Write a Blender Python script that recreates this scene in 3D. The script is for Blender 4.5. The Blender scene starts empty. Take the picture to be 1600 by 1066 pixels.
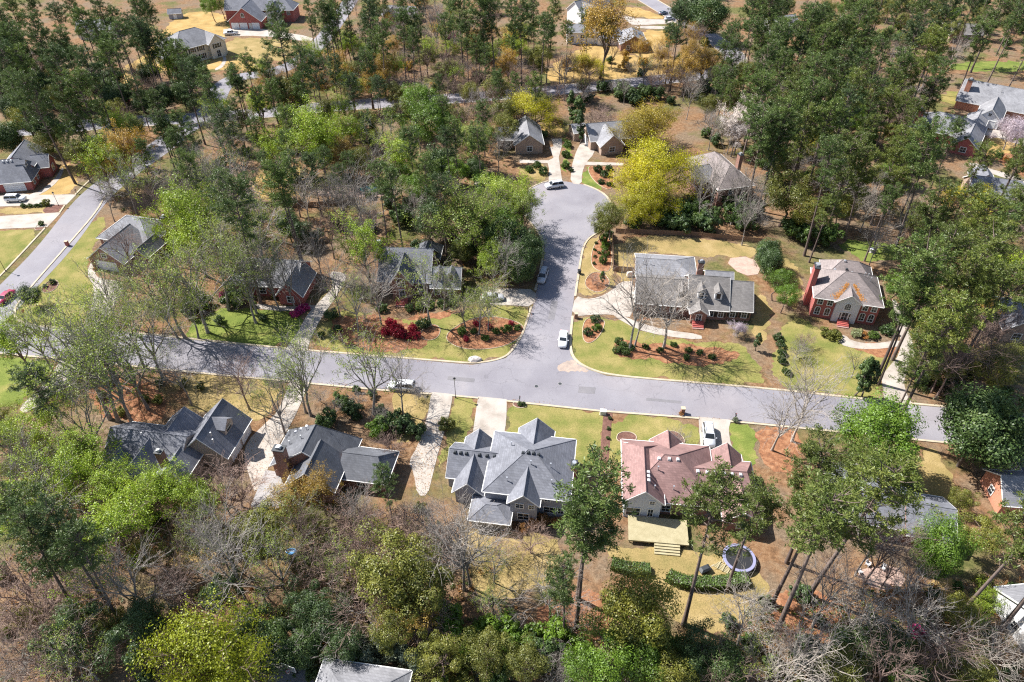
import bpy, math, random
import numpy as np
from mathutils import Vector, Matrix

R = math.radians
random.seed(7)
scene = bpy.context.scene
C = scene.collection

# ------------------------------------------------------------------ camera, sky, sun, exposure
CAM_H, PITCH, FOC = 90.0, 40.0, 1100.0          # metres, degrees below the horizon, focal length in photo pixels
cam_d = bpy.data.cameras.new('camera')
cam_d.sensor_width = 36.0
cam_d.lens = FOC / 1600 * 36
cam_d.clip_end = 3000
cam = bpy.data.objects.new('camera', cam_d)
cam.location = (0, 0, CAM_H)
cam.rotation_euler = (R(90 - PITCH), 0, 0)
C.objects.link(cam)
scene.camera = cam

SUN_EL, SHADOW_AZ = 48.0, -25.0                  # shadows fall to the right and a little towards the viewer
to_sun = Vector((-math.cos(R(SHADOW_AZ)) * math.cos(R(SUN_EL)), -math.sin(R(SHADOW_AZ)) * math.cos(R(SUN_EL)), math.sin(R(SUN_EL))))
world = bpy.data.worlds.new('World')
scene.world = world
world.use_nodes = True
wn = world.node_tree
sky = wn.nodes.new('ShaderNodeTexSky')
sky.sky_type = 'NISHITA'
sky.sun_disc = False
sky.sun_elevation = R(SUN_EL)
sky.sun_rotation = math.atan2(to_sun.x, to_sun.y)
bg = wn.nodes['Background']
bg.inputs['Strength'].default_value = 0.082
wn.links.new(sky.outputs[0], bg.inputs['Color'])
sun_d = bpy.data.lights.new('sun', 'SUN')
sun_d.energy = 5.0
sun_d.angle = R(0.53)
sun_d.color = (1.0, 0.965, 0.915)
sun = bpy.data.objects.new('sun', sun_d)
sun.rotation_euler = to_sun.to_track_quat('Z', 'Y').to_euler()
sun.location = (0, 60, 150)
C.objects.link(sun)
scene.view_settings.view_transform = 'Standard'
scene.view_settings.look = 'None'
scene.view_settings.gamma = 1
scene.view_settings.use_curve_mapping = False
scene.view_settings.exposure = 1.1
scene.cycles.use_denoising = False
scene.cycles.pixel_filter_type = 'BLACKMAN_HARRIS'
scene.cycles.filter_width = 1.2
scene.cycles.sample_clamp_indirect = 4
scene.cycles.max_bounces = 5
scene.cycles.diffuse_bounces = 3
scene.cycles.transparent_max_bounces = 4

# ------------------------------------------------------------------ survey: a photo pixel -> the point of the place at height z
cp, sp = math.cos(R(PITCH)), math.sin(R(PITCH))
def G(px, py, z=0.0):
    u, v = (px - 800) / FOC, (533 - py) / FOC
    t = (z - CAM_H) / (-sp + v * cp)
    return (u * t, (cp + v * sp) * t)

# ------------------------------------------------------------------ materials
MATS = {}
def new_mat(name):
    m = bpy.data.materials.new(name)
    m.use_nodes = True
    MATS[name] = m
    return m, m.node_tree, m.node_tree.nodes['Principled BSDF']
def nd(nt, t, **kw):
    n = nt.nodes.new(t)
    for k, v in kw.items():
        if k in n.inputs: n.inputs[k].default_value = v
        else: setattr(n, k, v)
    return n
def rgb(c): return (c[0], c[1], c[2], 1)
def noise(nt, coord, scale, detail=4, rough=0.55):
    n = nd(nt, 'ShaderNodeTexNoise', Scale=scale, Detail=detail, Roughness=rough)
    nt.links.new(coord, n.inputs['Vector'])
    return n.outputs['Fac']
def ramp(nt, fac, stops, interp='LINEAR'):
    r = nt.nodes.new('ShaderNodeValToRGB')
    r.color_ramp.interpolation = interp
    el = r.color_ramp.elements
    while len(el) < len(stops): el.new(0.5)
    for e, (p, c) in zip(el, stops): e.position = p; e.color = rgb(c)
    nt.links.new(fac, r.inputs['Fac'])
    return r.outputs['Color']
def mixc(nt, fac, a, b, mode='MIX'):
    m = nt.nodes.new('ShaderNodeMix'); m.data_type = 'RGBA'; m.blend_type = mode
    if isinstance(fac, (int, float)): m.inputs[0].default_value = fac
    else: nt.links.new(fac, m.inputs[0])
    for s, i in ((a, 6), (b, 7)):
        if isinstance(s, tuple): m.inputs[i].default_value = rgb(s)
        else: nt.links.new(s, m.inputs[i])
    return m.outputs[2]
def bump(nt, bsdf, h, strength, dist=0.05):
    b = nd(nt, 'ShaderNodeBump', Strength=strength, Distance=dist)
    nt.links.new(h, b.inputs['Height']); nt.links.new(b.outputs[0], bsdf.inputs['Normal'])
def pos(nt): return nt.nodes.new('ShaderNodeNewGeometry').outputs['Position']
def objco(nt): return nt.nodes.new('ShaderNodeTexCoord').outputs['Object']

def surface(name, stops, big, fine, rough=0.9, amp=0.35, bstr=0.3, local=False, spec=0.3):
    """two noises in metres: a broad one picks the colour, a fine one grains it"""
    m, nt, b = new_mat(name)
    co = objco(nt) if local else pos(nt)
    c = ramp(nt, noise(nt, co, big, 5, 0.6), stops)
    f = noise(nt, co, fine, 3, 0.7)
    g = ramp(nt, f, [(0.25, (1 - amp,) * 3), (0.75, (1 + amp,) * 3)])
    nt.links.new(mixc(nt, 1.0, c, g, 'MULTIPLY'), b.inputs['Base Color'])
    b.inputs['Roughness'].default_value = rough
    b.inputs['Specular IOR Level'].default_value = spec
    if bstr: bump(nt, b, f, bstr)
    return m
def plain(name, c, rough=0.5, metal=0.0, var=0.08):
    m, nt, b = new_mat(name)
    f = noise(nt, objco(nt), 3.0, 3)
    nt.links.new(mixc(nt, f, tuple(x * (1 - var) for x in c), tuple(min(1, x * (1 + var)) for x in c)), b.inputs['Base Color'])
    b.inputs['Roughness'].default_value = rough; b.inputs['Metallic'].default_value = metal
    return m

# ground: pine straw, leaf litter and thin grass in patches
def ground_mat():
    m, nt, b = new_mat('forest_floor')
    p = pos(nt)
    straw = ramp(nt, noise(nt, p, 0.9, 6, 0.7), [(0.3, (0.10, 0.058, 0.032)), (0.5, (0.21, 0.118, 0.062)), (0.7, (0.29, 0.20, 0.12))])
    litter = ramp(nt, noise(nt, p, 1.7, 6, 0.75), [(0.3, (0.09, 0.065, 0.045)), (0.55, (0.20, 0.145, 0.095)), (0.75, (0.32, 0.25, 0.18))])
    grass = ramp(nt, noise(nt, p, 1.2, 5, 0.7), [(0.3, (0.05, 0.06, 0.02)), (0.55, (0.13, 0.125, 0.045)), (0.75, (0.25, 0.20, 0.09))])
    f1 = ramp(nt, noise(nt, p, 0.09, 5, 0.65), [(0.42, (0, 0, 0)), (0.58, (1, 1, 1))])
    f2 = ramp(nt, noise(nt, p, 0.055, 5, 0.6), [(0.52, (0, 0, 0)), (0.62, (1, 1, 1))])
    c = mixc(nt, f2, mixc(nt, f1, straw, litter), grass)
    g = ramp(nt, noise(nt, p, 5.5, 4, 0.8), [(0.3, (0.62, 0.62, 0.62)), (0.7, (1.3, 1.3, 1.3))])
    nt.links.new(mixc(nt, 1.0, c, g, 'MULTIPLY'), b.inputs['Base Color'])
    b.inputs['Roughness'].default_value = 1; b.inputs['Specular IOR Level'].default_value = 0.1
    bump(nt, b, noise(nt, p, 3.5, 5, 0.8), 0.6, 0.2)
    return m
GROUND = ground_mat()
LAWN = surface('lawn_green', [(0.25, (0.095, 0.12, 0.03)), (0.42, (0.155, 0.16, 0.045)), (0.56, (0.215, 0.19, 0.065)), (0.75, (0.30, 0.24, 0.10))], 0.22, 5.0, 1, 0.42, 0.5, spec=0.1)
LAWN_B = surface('lawn_bright', [(0.3, (0.085, 0.12, 0.025)), (0.55, (0.145, 0.175, 0.04)), (0.75, (0.25, 0.225, 0.075))], 0.25, 5.0, 1, 0.42, 0.5, spec=0.1)
LAWN_T = surface('lawn_dormant', [(0.25, (0.16, 0.14, 0.05)), (0.5, (0.27, 0.20, 0.085)), (0.75, (0.37, 0.28, 0.14))], 0.2, 5.0, 1, 0.38, 0.5, spec=0.1)
LAWN_O = surface('lawn_straw', [(0.25, (0.22, 0.15, 0.06)), (0.5, (0.35, 0.235, 0.09)), (0.75, (0.42, 0.30, 0.14))], 0.2, 4.0, 1, 0.3, 0.4, spec=0.1)
MULCH = surface('mulch', [(0.3, (0.13, 0.065, 0.04)), (0.5, (0.25, 0.115, 0.06)), (0.72, (0.35, 0.20, 0.115))], 1.1, 7.0, 1, 0.4, 0.7, spec=0.1)
BARK = surface('bark_mulch', [(0.3, (0.10, 0.05, 0.04)), (0.7, (0.20, 0.11, 0.085))], 1.3, 8.0, 1, 0.45, 0.7, spec=0.1)
def asphalt_mat():
    m, nt, b = new_mat('asphalt')
    p = pos(nt)
    c = ramp(nt, noise(nt, p, 0.13, 6, 0.6), [(0.3, (0.195, 0.185, 0.205)), (0.6, (0.235, 0.225, 0.245)), (0.8, (0.285, 0.265, 0.27))])
    g = ramp(nt, noise(nt, p, 9.0, 3, 0.8), [(0.3, (0.86,) * 3), (0.7, (1.13,) * 3)])
    vo = nd(nt, 'ShaderNodeTexVoronoi', Scale=0.11, feature='DISTANCE_TO_EDGE')
    mp = nd(nt, 'ShaderNodeVectorMath', operation='ADD')
    nz = nd(nt, 'ShaderNodeTexNoise', Scale=0.5, Detail=4.0)
    nt.links.new(p, nz.inputs['Vector'])
    sc = nd(nt, 'ShaderNodeVectorMath', operation='SCALE', Scale=3.0)
    nt.links.new(nz.outputs['Color'], sc.inputs[0]); nt.links.new(p, mp.inputs[0]); nt.links.new(sc.outputs[0], mp.inputs[1])
    nt.links.new(mp.outputs[0], vo.inputs['Vector'])
    wear = ramp(nt, noise(nt, p, 0.045, 3, 0.5), [(0.38, (0.88, 0.88, 0.9)), (0.5, (1, 1, 1)), (0.66, (1.12, 1.08, 1.04))])
    c = mixc(nt, 1.0, c, wear, 'MULTIPLY')
    crack = ramp(nt, vo.outputs['Distance'], [(0.0, (0.76,) * 3), (0.006, (1, 1, 1))])
    c2 = mixc(nt, 1.0, mixc(nt, 1.0, c, g, 'MULTIPLY'), crack, 'MULTIPLY')
    nt.links.new(c2, b.inputs['Base Color'])
    b.inputs['Roughness'].default_value = 0.85; b.inputs['Specular IOR Level'].default_value = 0.25
    return m
ASPHALT = asphalt_mat()
PATCH = surface('asphalt_repair', [(0.3, (0.15, 0.145, 0.155)), (0.7, (0.20, 0.19, 0.20))], 0.5, 9.0, 0.9, 0.15, 0.1)
SAND = surface('sand_wash', [(0.3, (0.27, 0.22, 0.19)), (0.7, (0.40, 0.31, 0.25))], 0.8, 6.0, 0.95, 0.2, 0.1)
CONC = surface('concrete', [(0.25, (0.25, 0.215, 0.18)), (0.5, (0.36, 0.32, 0.28)), (0.75, (0.42, 0.385, 0.34))], 0.35, 6.0, 0.85, 0.1, 0.1)
KERB = surface('kerb_concrete', [(0.3, (0.34, 0.28, 0.20)), (0.6, (0.45, 0.38, 0.28))], 0.5, 5.0, 0.85, 0.12, 0.1)
PATIO = surface('patio', [(0.3, (0.24, 0.23, 0.23)), (0.7, (0.36, 0.34, 0.33))], 0.4, 6.0, 0.85, 0.15, 0.1)
PAVER = surface('paver', [(0.3, (0.34, 0.22, 0.18)), (0.7, (0.45, 0.33, 0.27))], 0.8, 6.0, 0.85, 0.2, 0.1)

def shingle(name, a, bcol):
    m, nt, b = new_mat(name)
    co = objco(nt)
    n1 = ramp(nt, noise(nt, co, 0.5, 5, 0.6), [(0.3, a), (0.7, bcol)])
    bk = nd(nt, 'ShaderNodeTexBrick', Scale=1.0)
    bk.inputs['Color1'].default_value = (0.82, 0.82, 0.82, 1); bk.inputs['Color2'].default_value = (1.15, 1.15, 1.15, 1); bk.inputs['Mortar'].default_value = (0.62, 0.62, 0.62, 1)
    bk.inputs['Mortar Size'].default_value = 0.012; bk.inputs['Brick Width'].default_value = 0.38; bk.inputs['Row Height'].default_value = 0.2
    # courses follow height on the slope: use (x+y, z)
    s = nt.nodes.new('ShaderNodeSeparateXYZ'); nt.links.new(co, s.inputs[0])
    ad = nd(nt, 'ShaderNodeMath', operation='ADD'); nt.links.new(s.outputs[0], ad.inputs[0]); nt.links.new(s.outputs[1], ad.inputs[1])
    cb = nt.nodes.new('ShaderNodeCombineXYZ'); nt.links.new(ad.outputs[0], cb.inputs[0]); nt.links.new(s.outputs[2], cb.inputs[1])
    nt.links.new(cb.outputs[0], bk.inputs['Vector'])
    st = ramp(nt, noise(nt, co, 0.22, 4, 0.7), [(0.32, (0.78,) * 3), (0.7, (1.14,) * 3)])
    c = mixc(nt, 1.0, mixc(nt, 0.8, n1, bk.outputs['Color'], 'MULTIPLY'), st, 'MULTIPLY')
    nt.links.new(c, b.inputs['Base Color'])
    b.inputs['Roughness'].default_value = 0.8; b.inputs['Specular IOR Level'].default_value = 0.3
    bump(nt, b, bk.outputs['Fac'], -0.3, 0.03)
    return m
RF_GREY = shingle('shingle_grey', (0.155, 0.16, 0.185), (0.195, 0.20, 0.225))
RF_LIGHT = shingle('shingle_light', (0.20, 0.20, 0.215), (0.255, 0.255, 0.27))
RF_DARK = shingle('shingle_dark', (0.10, 0.105, 0.12), (0.135, 0.14, 0.155))
RF_PINK = shingle('shingle_pink', (0.235, 0.14, 0.13), (0.275, 0.168, 0.155))
RF_TAN = shingle('shingle_mauve', (0.20, 0.17, 0.165), (0.26, 0.22, 0.21))
RF_BROWN = shingle('shingle_brown', (0.155, 0.145, 0.14), (0.21, 0.195, 0.185))

def brick(name, a, bcol, mortar):
    m, nt, b = new_mat(name)
    co = objco(nt)
    bk = nd(nt, 'ShaderNodeTexBrick', Scale=1.0)
    bk.inputs['Color1'].default_value = rgb(a); bk.inputs['Color2'].default_value = rgb(bcol); bk.inputs['Mortar'].default_value = rgb(mortar)
    bk.inputs['Mortar Size'].default_value = 0.008; bk.inputs['Brick Width'].default_value = 0.22; bk.inputs['Row Height'].default_value = 0.082
    s = nt.nodes.new('ShaderNodeSeparateXYZ'); nt.links.new(co, s.inputs[0])
    ad = nd(nt, 'ShaderNodeMath', operation='ADD'); nt.links.new(s.outputs[0], ad.inputs[0]); nt.links.new(s.outputs[1], ad.inputs[1])
    cb = nt.nodes.new('ShaderNodeCombineXYZ'); nt.links.new(ad.outputs[0], cb.inputs[0]); nt.links.new(s.outputs[2], cb.inputs[1])
    nt.links.new(cb.outputs[0], bk.inputs['Vector'])
    st = ramp(nt, noise(nt, co, 0.7, 4, 0.7), [(0.3, (0.82,) * 3), (0.7, (1.15,) * 3)])
    nt.links.new(mixc(nt, 1.0, bk.outputs['Color'], st, 'MULTIPLY'), b.inputs['Base Color'])
    b.inputs['Roughness'].default_value = 0.9
    return m
BR_RED = brick('brick_red', (0.33, 0.06, 0.05), (0.38, 0.085, 0.07), (0.34, 0.21, 0.19))
BR_BROWN = brick('brick_brown', (0.22, 0.09, 0.06), (0.29, 0.13, 0.09), (0.34, 0.27, 0.23))
BR_TAN = brick('brick_tan', (0.30, 0.20, 0.15), (0.36, 0.25, 0.19), (0.42, 0.36, 0.31))
BR_ORANGE = brick('brick_orange', (0.45, 0.15, 0.08), (0.5, 0.19, 0.10), (0.45, 0.32, 0.25))
SD_GREY = plain('siding_grey', (0.30, 0.31, 0.35), 0.7)
SD_WHITE = plain('siding_white', (0.74, 0.74, 0.75), 0.6)
SD_CREAM = plain('siding_cream', (0.62, 0.58, 0.50), 0.7)
SD_TAN = plain('siding_tan', (0.40, 0.33, 0.28), 0.7)
SD_BLUE = plain('siding_pale_blue', (0.55, 0.58, 0.64), 0.7)
STUCCO = plain('stucco', (0.60, 0.60, 0.62), 0.8)
TRIM = plain('white_trim', (0.72, 0.71, 0.68), 0.5)
GLASS = plain('window_glass', (0.025, 0.03, 0.035), 0.06)
METAL = plain('galvanised', (0.55, 0.56, 0.58), 0.35, 0.6)
BLACK = plain('black_metal', (0.02, 0.02, 0.022), 0.5)
DARKP = plain('dark_paint', (0.03, 0.035, 0.04), 0.6)
WOOD = surface('deck_wood', [(0.3, (0.30, 0.26, 0.15)), (0.7, (0.40, 0.35, 0.22))], 1.0, 8.0, 0.8, 0.12, 0.1)
WOODB = surface('fence_wood', [(0.3, (0.16, 0.10, 0.07)), (0.7, (0.26, 0.17, 0.12))], 1.0, 8.0, 0.9, 0.2, 0.1)
STONE = surface('stone', [(0.3, (0.40, 0.35, 0.32)), (0.7, (0.58, 0.53, 0.49))], 1.2, 6.0, 0.9, 0.2, 0.4)
RUBBER = plain('rubber', (0.018, 0.018, 0.02), 0.8)
CHROME = plain('chrome', (0.7, 0.7, 0.72), 0.2, 1.0)
LAMPG = plain('lamp_glass', (0.75, 0.75, 0.72), 0.2)
REDL = plain('red_lens', (0.4, 0.02, 0.02), 0.25)
RED = plain('sign_red', (0.45, 0.03, 0.03), 0.5)
GREENS = plain('sign_green', (0.02, 0.16, 0.07), 0.5)
BLUE = plain('pad_blue', (0.22, 0.22, 0.34), 0.6)
POOL = plain('pool_water', (0.05, 0.42, 0.42), 0.05)
STRAWR = surface('roof_straw', [(0.3, (0.36, 0.15, 0.04)), (0.7, (0.55, 0.27, 0.09))], 2.0, 9.0, 1, 0.3, 0.3)
def paint(name, c):
    m, nt, b = new_mat(name)
    b.inputs['Base Color'].default_value = rgb(c); b.inputs['Roughness'].default_value = 0.3
    b.inputs['Coat Weight'].default_value = 0.7; b.inputs['Coat Roughness'].default_value = 0.08
    return m
P_WHITE, P_SILVER, P_RED = paint('paint_white', (0.72, 0.73, 0.75)), paint('paint_silver', (0.42, 0.43, 0.46)), paint('paint_red', (0.33, 0.015, 0.07))
P_DARK, P_BLUE = paint('paint_dark', (0.02, 0.025, 0.05)), paint('paint_grey_blue', (0.16, 0.19, 0.25))

def leaf(name, a, b_, c, transl=0.35, var=0.25):
    """leaves: each one its own tone between three colours, each tree a little lighter or darker"""
    m, nt, b = new_mat(name)
    nt.nodes.remove(b)
    out = nt.nodes['Material Output']
    geo = nt.nodes.new('ShaderNodeNewGeometry')
    oi = nt.nodes.new('ShaderNodeObjectInfo')
    nz = noise(nt, objco(nt), 0.55, 3, 0.6)
    st = nd(nt, 'ShaderNodeMapRange'); st.inputs[1].default_value = 0.3; st.inputs[2].default_value = 0.7
    nt.links.new(nz, st.inputs[0])
    mx = nd(nt, 'ShaderNodeMath', operation='MULTIPLY_ADD'); mx.inputs[1].default_value = 0.45
    ml = nd(nt, 'ShaderNodeMath', operation='MULTIPLY'); ml.inputs[1].default_value = 0.55
    nt.links.new(st.outputs[0], ml.inputs[0]); nt.links.new(geo.outputs['Random Per Island'], mx.inputs[0]); nt.links.new(ml.outputs[0], mx.inputs[2])
    col = ramp(nt, mx.outputs[0], [(0.05, a), (0.5, b_), (0.95, c)])
    tone = ramp(nt, oi.outputs['Random'], [(0.0, (1 - var, 1 - var, 1 - var)), (0.5, (1, 1, 1)), (1.0, (1 + var, 1 + var * 0.7, 1 - var * 0.3))])
    col = mixc(nt, 1.0, col, tone, 'MULTIPLY')
    d = nt.nodes.new('ShaderNodeBsdfDiffuse'); t = nt.nodes.new('ShaderNodeBsdfTranslucent'); g = nd(nt, 'ShaderNodeBsdfGlossy', Roughness=0.45)
    nt.links.new(col, d.inputs[0]); nt.links.new(col, t.inputs[0]); g.inputs[0].default_value = (0.5, 0.5, 0.5, 1)
    m1 = nt.nodes.new('ShaderNodeMixShader'); m1.inputs[0].default_value = transl
    nt.links.new(d.outputs[0], m1.inputs[1]); nt.links.new(t.outputs[0], m1.inputs[2])
    m2 = nt.nodes.new('ShaderNodeMixShader'); m2.inputs[0].default_value = 0.05
    nt.links.new(m1.outputs[0], m2.inputs[1]); nt.links.new(g.outputs[0], m2.inputs[2])
    nt.links.new(m2.outputs[0], out.inputs['Surface'])
    return m
LF = {
 'pine': leaf('pine_needles', (0.055, 0.10, 0.024), (0.10, 0.155, 0.04), (0.185, 0.23, 0.068), 0.25),
 'pine_olive': leaf('pine_needles_olive', (0.066, 0.105, 0.02), (0.125, 0.165, 0.037), (0.22, 0.24, 0.064), 0.25),
 'pine_dark': leaf('pine_needles_dark', (0.04, 0.075, 0.024), (0.075, 0.12, 0.04), (0.14, 0.18, 0.066), 0.25),
 'lime': leaf('fresh_leaves', (0.13, 0.21, 0.012), (0.25, 0.36, 0.022), (0.40, 0.50, 0.045), 0.35),
 'budding': leaf('spring_buds', (0.14, 0.20, 0.03), (0.25, 0.33, 0.05), (0.38, 0.45, 0.085), 0.35),
 'yellow': leaf('yellow_catkins', (0.28, 0.275, 0.01), (0.46, 0.44, 0.018), (0.60, 0.56, 0.035), 0.35),
 'gold': leaf('gold_catkins', (0.26, 0.16, 0.025), (0.40, 0.26, 0.04), (0.50, 0.34, 0.08), 0.4),
 'goldolive': leaf('golden_olive_leaves', (0.18, 0.15, 0.02), (0.30, 0.245, 0.03), (0.42, 0.34, 0.05), 0.35),
 'limeyellow': leaf('lime_yellow_leaves', (0.20, 0.235, 0.012), (0.34, 0.385, 0.02), (0.48, 0.52, 0.045), 0.35),
 'olive': leaf('olive_leaves', (0.085, 0.105, 0.02), (0.165, 0.18, 0.035), (0.28, 0.265, 0.06), 0.3),
 'ever': leaf('evergreen_leaves', (0.028, 0.055, 0.018), (0.06, 0.105, 0.03), (0.13, 0.18, 0.06), 0.2),
 'evergreen_mid': leaf('evergreen_mid', (0.04, 0.075, 0.015), (0.075, 0.13, 0.025), (0.13, 0.20, 0.045), 0.25),
 'bright': leaf('bright_green_leaves', (0.07, 0.13, 0.015), (0.13, 0.23, 0.025), (0.22, 0.33, 0.05), 0.35),
 'white': leaf('white_blossom', (0.46, 0.40, 0.36), (0.62, 0.55, 0.52), (0.72, 0.68, 0.66), 0.3, 0.08),
 'blush': leaf('blush_blossom', (0.42, 0.34, 0.38), (0.55, 0.46, 0.52), (0.66, 0.60, 0.66), 0.3, 0.08),
 'pinkaz': leaf('pink_azalea', (0.30, 0.02, 0.10), (0.50, 0.04, 0.20), (0.62, 0.12, 0.34), 0.3, 0.1),
 'redaz': leaf('red_azalea', (0.16, 0.012, 0.02), (0.36, 0.02, 0.045), (0.50, 0.05, 0.09), 0.3, 0.1),
 'rust': leaf('rust_leaves', (0.25, 0.10, 0.035), (0.38, 0.19, 0.06), (0.48, 0.30, 0.12), 0.3),
 'sage': leaf('sage_leaves', (0.13, 0.16, 0.09), (0.22, 0.26, 0.16), (0.32, 0.36, 0.24), 0.3),
}
def bark_mat(name, a, b_, sc=2.5):
    m, nt, b = new_mat(name)
    co = objco(nt)
    oi = nt.nodes.new('ShaderNodeObjectInfo')
    c = ramp(nt, noise(nt, co, sc, 5, 0.7), [(0.3, a), (0.7, b_)])
    tone = ramp(nt, oi.outputs['Random'], [(0, (0.78,) * 3), (1, (1.2,) * 3)])
    nt.links.new(mixc(nt, 1.0, c, tone, 'MULTIPLY'), b.inputs['Base Color'])
    b.inputs['Roughness'].default_value = 0.95; b.inputs['Specular IOR Level'].default_value = 0.1
    return m
BK = {'pine': bark_mat('pine_bark', (0.10, 0.075, 0.065), (0.20, 0.155, 0.135)), 'grey': bark_mat('grey_bark', (0.17, 0.15, 0.135), (0.37, 0.335, 0.30)),
      'pale': bark_mat('pale_bark', (0.26, 0.225, 0.19), (0.47, 0.42, 0.37)), 'brown': bark_mat('brown_bark', (0.15, 0.10, 0.085), (0.27, 0.20, 0.17)),
      'pink': bark_mat('reddish_twigs', (0.22, 0.15, 0.12), (0.37, 0.27, 0.225)), 'dark': bark_mat('dark_bark', (0.06, 0.05, 0.042), (0.13, 0.105, 0.09))}

# ------------------------------------------------------------------ mesh helpers
class MB:
    def __init__(s): s.v = []; s.f = []
    def quad(s, *p):
        n = len(s.v); s.v += [tuple(q) for q in p]; s.f.append(tuple(range(n, n + len(p)))); return s
    def box(s, x0, x1, y0, y1, z0, z1):
        n = len(s.v)
        s.v += [(x, y, z) for z in (z0, z1) for x, y in ((x0, y0), (x1, y0), (x1, y1), (x0, y1))]
        s.f += [(n + 3, n + 2, n + 1, n), (n + 4, n + 5, n + 6, n + 7)] + [(n + i, n + (i + 1) % 4, n + 4 + (i + 1) % 4, n + 4 + i) for i in range(4)]
        return s
    def loft(s, rings, cap=True):
        n = len(s.v); k = len(rings[0])
        for r in rings: s.v += [tuple(p) for p in r]
        for i in range(len(rings) - 1):
            for j in range(k):
                a = n + i * k + j; b = n + i * k + (j + 1) % k
                s.f.append((a, b, b + k, a + k))
        if cap:
            s.f.append(tuple(n + k - 1 - j for j in range(k))); s.f.append(tuple(n + (len(rings) - 1) * k + j for j in range(k)))
        return s
    def tube(s, pts, rad, sides=6, closed=False):
        rings = []
        P = [Vector(p) for p in pts]; N = len(P)
        for i, p in enumerate(P):
            d = (P[(i + 1) % N] - P[i - 1]) if closed else (P[min(i + 1, N - 1)] - P[max(i - 1, 0)])
            d.normalize()
            a = d.cross(Vector((0, 0, 1)));
            if a.length < 1e-3: a = Vector((1, 0, 0))
            a.normalize(); b = d.cross(a)
            r = rad[i] if isinstance(rad, (list, tuple)) else rad
            rings.append([p + (a * math.cos(t) + b * math.sin(t)) * r for t in [2 * math.pi * j / sides for j in range(sides)]])
        if closed: rings.append(rings[0]); return s.loft(rings, False)
        return s.loft(rings)
    def cyl(s, x, y, z0, z1, r, sides=12, r1=None):
        r1 = r if r1 is None else r1
        return s.loft([[(x + rr * math.cos(2 * math.pi * j / sides), y + rr * math.sin(2 * math.pi * j / sides), z) for j in range(sides)] for z, rr in ((z0, r), (z1, r1))])
    def xf(s, M, start=0):
        for i in range(start, len(s.v)): s.v[i] = tuple(M @ Vector(s.v[i]))
        return s
    def build(s, name, mat, parent=None, smooth=False):
        me = bpy.data.meshes.new(name); me.from_pydata(s.v, [], s.f)
        if mat: me.materials.append(mat)
        if smooth: me.polygons.foreach_set('use_smooth', [True] * len(me.polygons))
        me.update()
        return link(name, me, parent)
def link(name, me, parent=None):
    o = bpy.data.objects.new(name, me); C.objects.link(o)
    if parent: o.parent = parent
    return o
def tag(o, label=None, cat=None, group=None, kind=None):
    if label: o['label'] = label
    if cat: o['category'] = cat
    if group: o['group'] = group
    if kind: o['kind'] = kind
    return o
def thing(name, label, cat, loc=(0, 0, 0), rz=0, group=None):
    e = bpy.data.objects.new(name, None); C.objects.link(e)
    e.empty_display_size = 0.3
    e.location = loc; e.rotation_euler = (0, 0, rz)
    return tag(e, label, cat, group)
def dup(root, loc, rz, label=None, group=None):
    r = root.copy(); C.objects.link(r); r.location = loc; r.rotation_euler = (0, 0, rz)
    if label: r['label'] = label
    if group: r['group'] = group
    for ch in root.children:
        c = ch.copy(); C.objects.link(c); c.parent = r
        for g in ch.children:
            d = g.copy(); C.objects.link(d); d.parent = c
    return r
def chaikin(pts, it=2, closed=False):
    for _ in range(it):
        out = []
        n = len(pts)
        if not closed: out.append(pts[0])
        for i in range(n if closed else n - 1):
            a, b = pts[i], pts[(i + 1) % n]
            out.append((a[0] * .75 + b[0] * .25, a[1] * .75 + b[1] * .25)); out.append((a[0] * .25 + b[0] * .75, a[1] * .25 + b[1] * .75))
        if not closed: out.append(pts[-1])
        pts = out
    return pts
def offset(line, d):
    out = []
    for i, p in enumerate(line):
        a, b = line[max(i - 1, 0)], line[min(i + 1, len(line) - 1)]
        dx, dy = b[0] - a[0], b[1] - a[1]; l = math.hypot(dx, dy) or 1
        out.append((p[0] - dy / l * d, p[1] + dx / l * d))
    return out
def inside(p, poly):
    x, y = p; c = False; j = len(poly) - 1
    for i in range(len(poly)):
        xi, yi = poly[i]; xj, yj = poly[j]
        if (yi > y) != (yj > y) and x < (xj - xi) * (y - yi) / (yj - yi) + xi: c = not c
        j = i
    return c
from mathutils.geometry import tessellate_polygon
BLOCKED = []                                     # outlines where no tree may root
def sheet(name, poly, z, mat, kind='structure', block=False, thick=0.0):
    tris = tessellate_polygon([[Vector((x, y, 0)) for x, y in poly]])
    n = len(poly)
    a2 = sum(poly[i][0] * poly[(i + 1) % n][1] - poly[(i + 1) % n][0] * poly[i][1] for i in range(n))
    v = [(x, y, z) for x, y in poly]; f = []
    for t in tris:
        (x0, y0), (x1, y1), (x2, y2) = (poly[i] for i in t)
        f.append(tuple(t) if (x1 - x0) * (y2 - y0) - (x2 - x0) * (y1 - y0) > 0 else tuple(reversed(t)))
    v += [(x, y, z - max(thick, 0.06)) for x, y in poly]                     # a rim down into the ground
    for i in range(n):
        j = (i + 1) % n
        f.append((i, i + n, j + n, j) if a2 > 0 else (j, j + n, i + n, i))
    me = bpy.data.meshes.new(name); me.from_pydata(v, [], f); me.materials.append(mat); me.update()
    o = link(name, me)
    if kind: o['kind'] = kind
    if block: BLOCKED.append(poly)
    return o
def W(px, z=0.0): return [G(x, y, z) for x, y in px]

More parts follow.
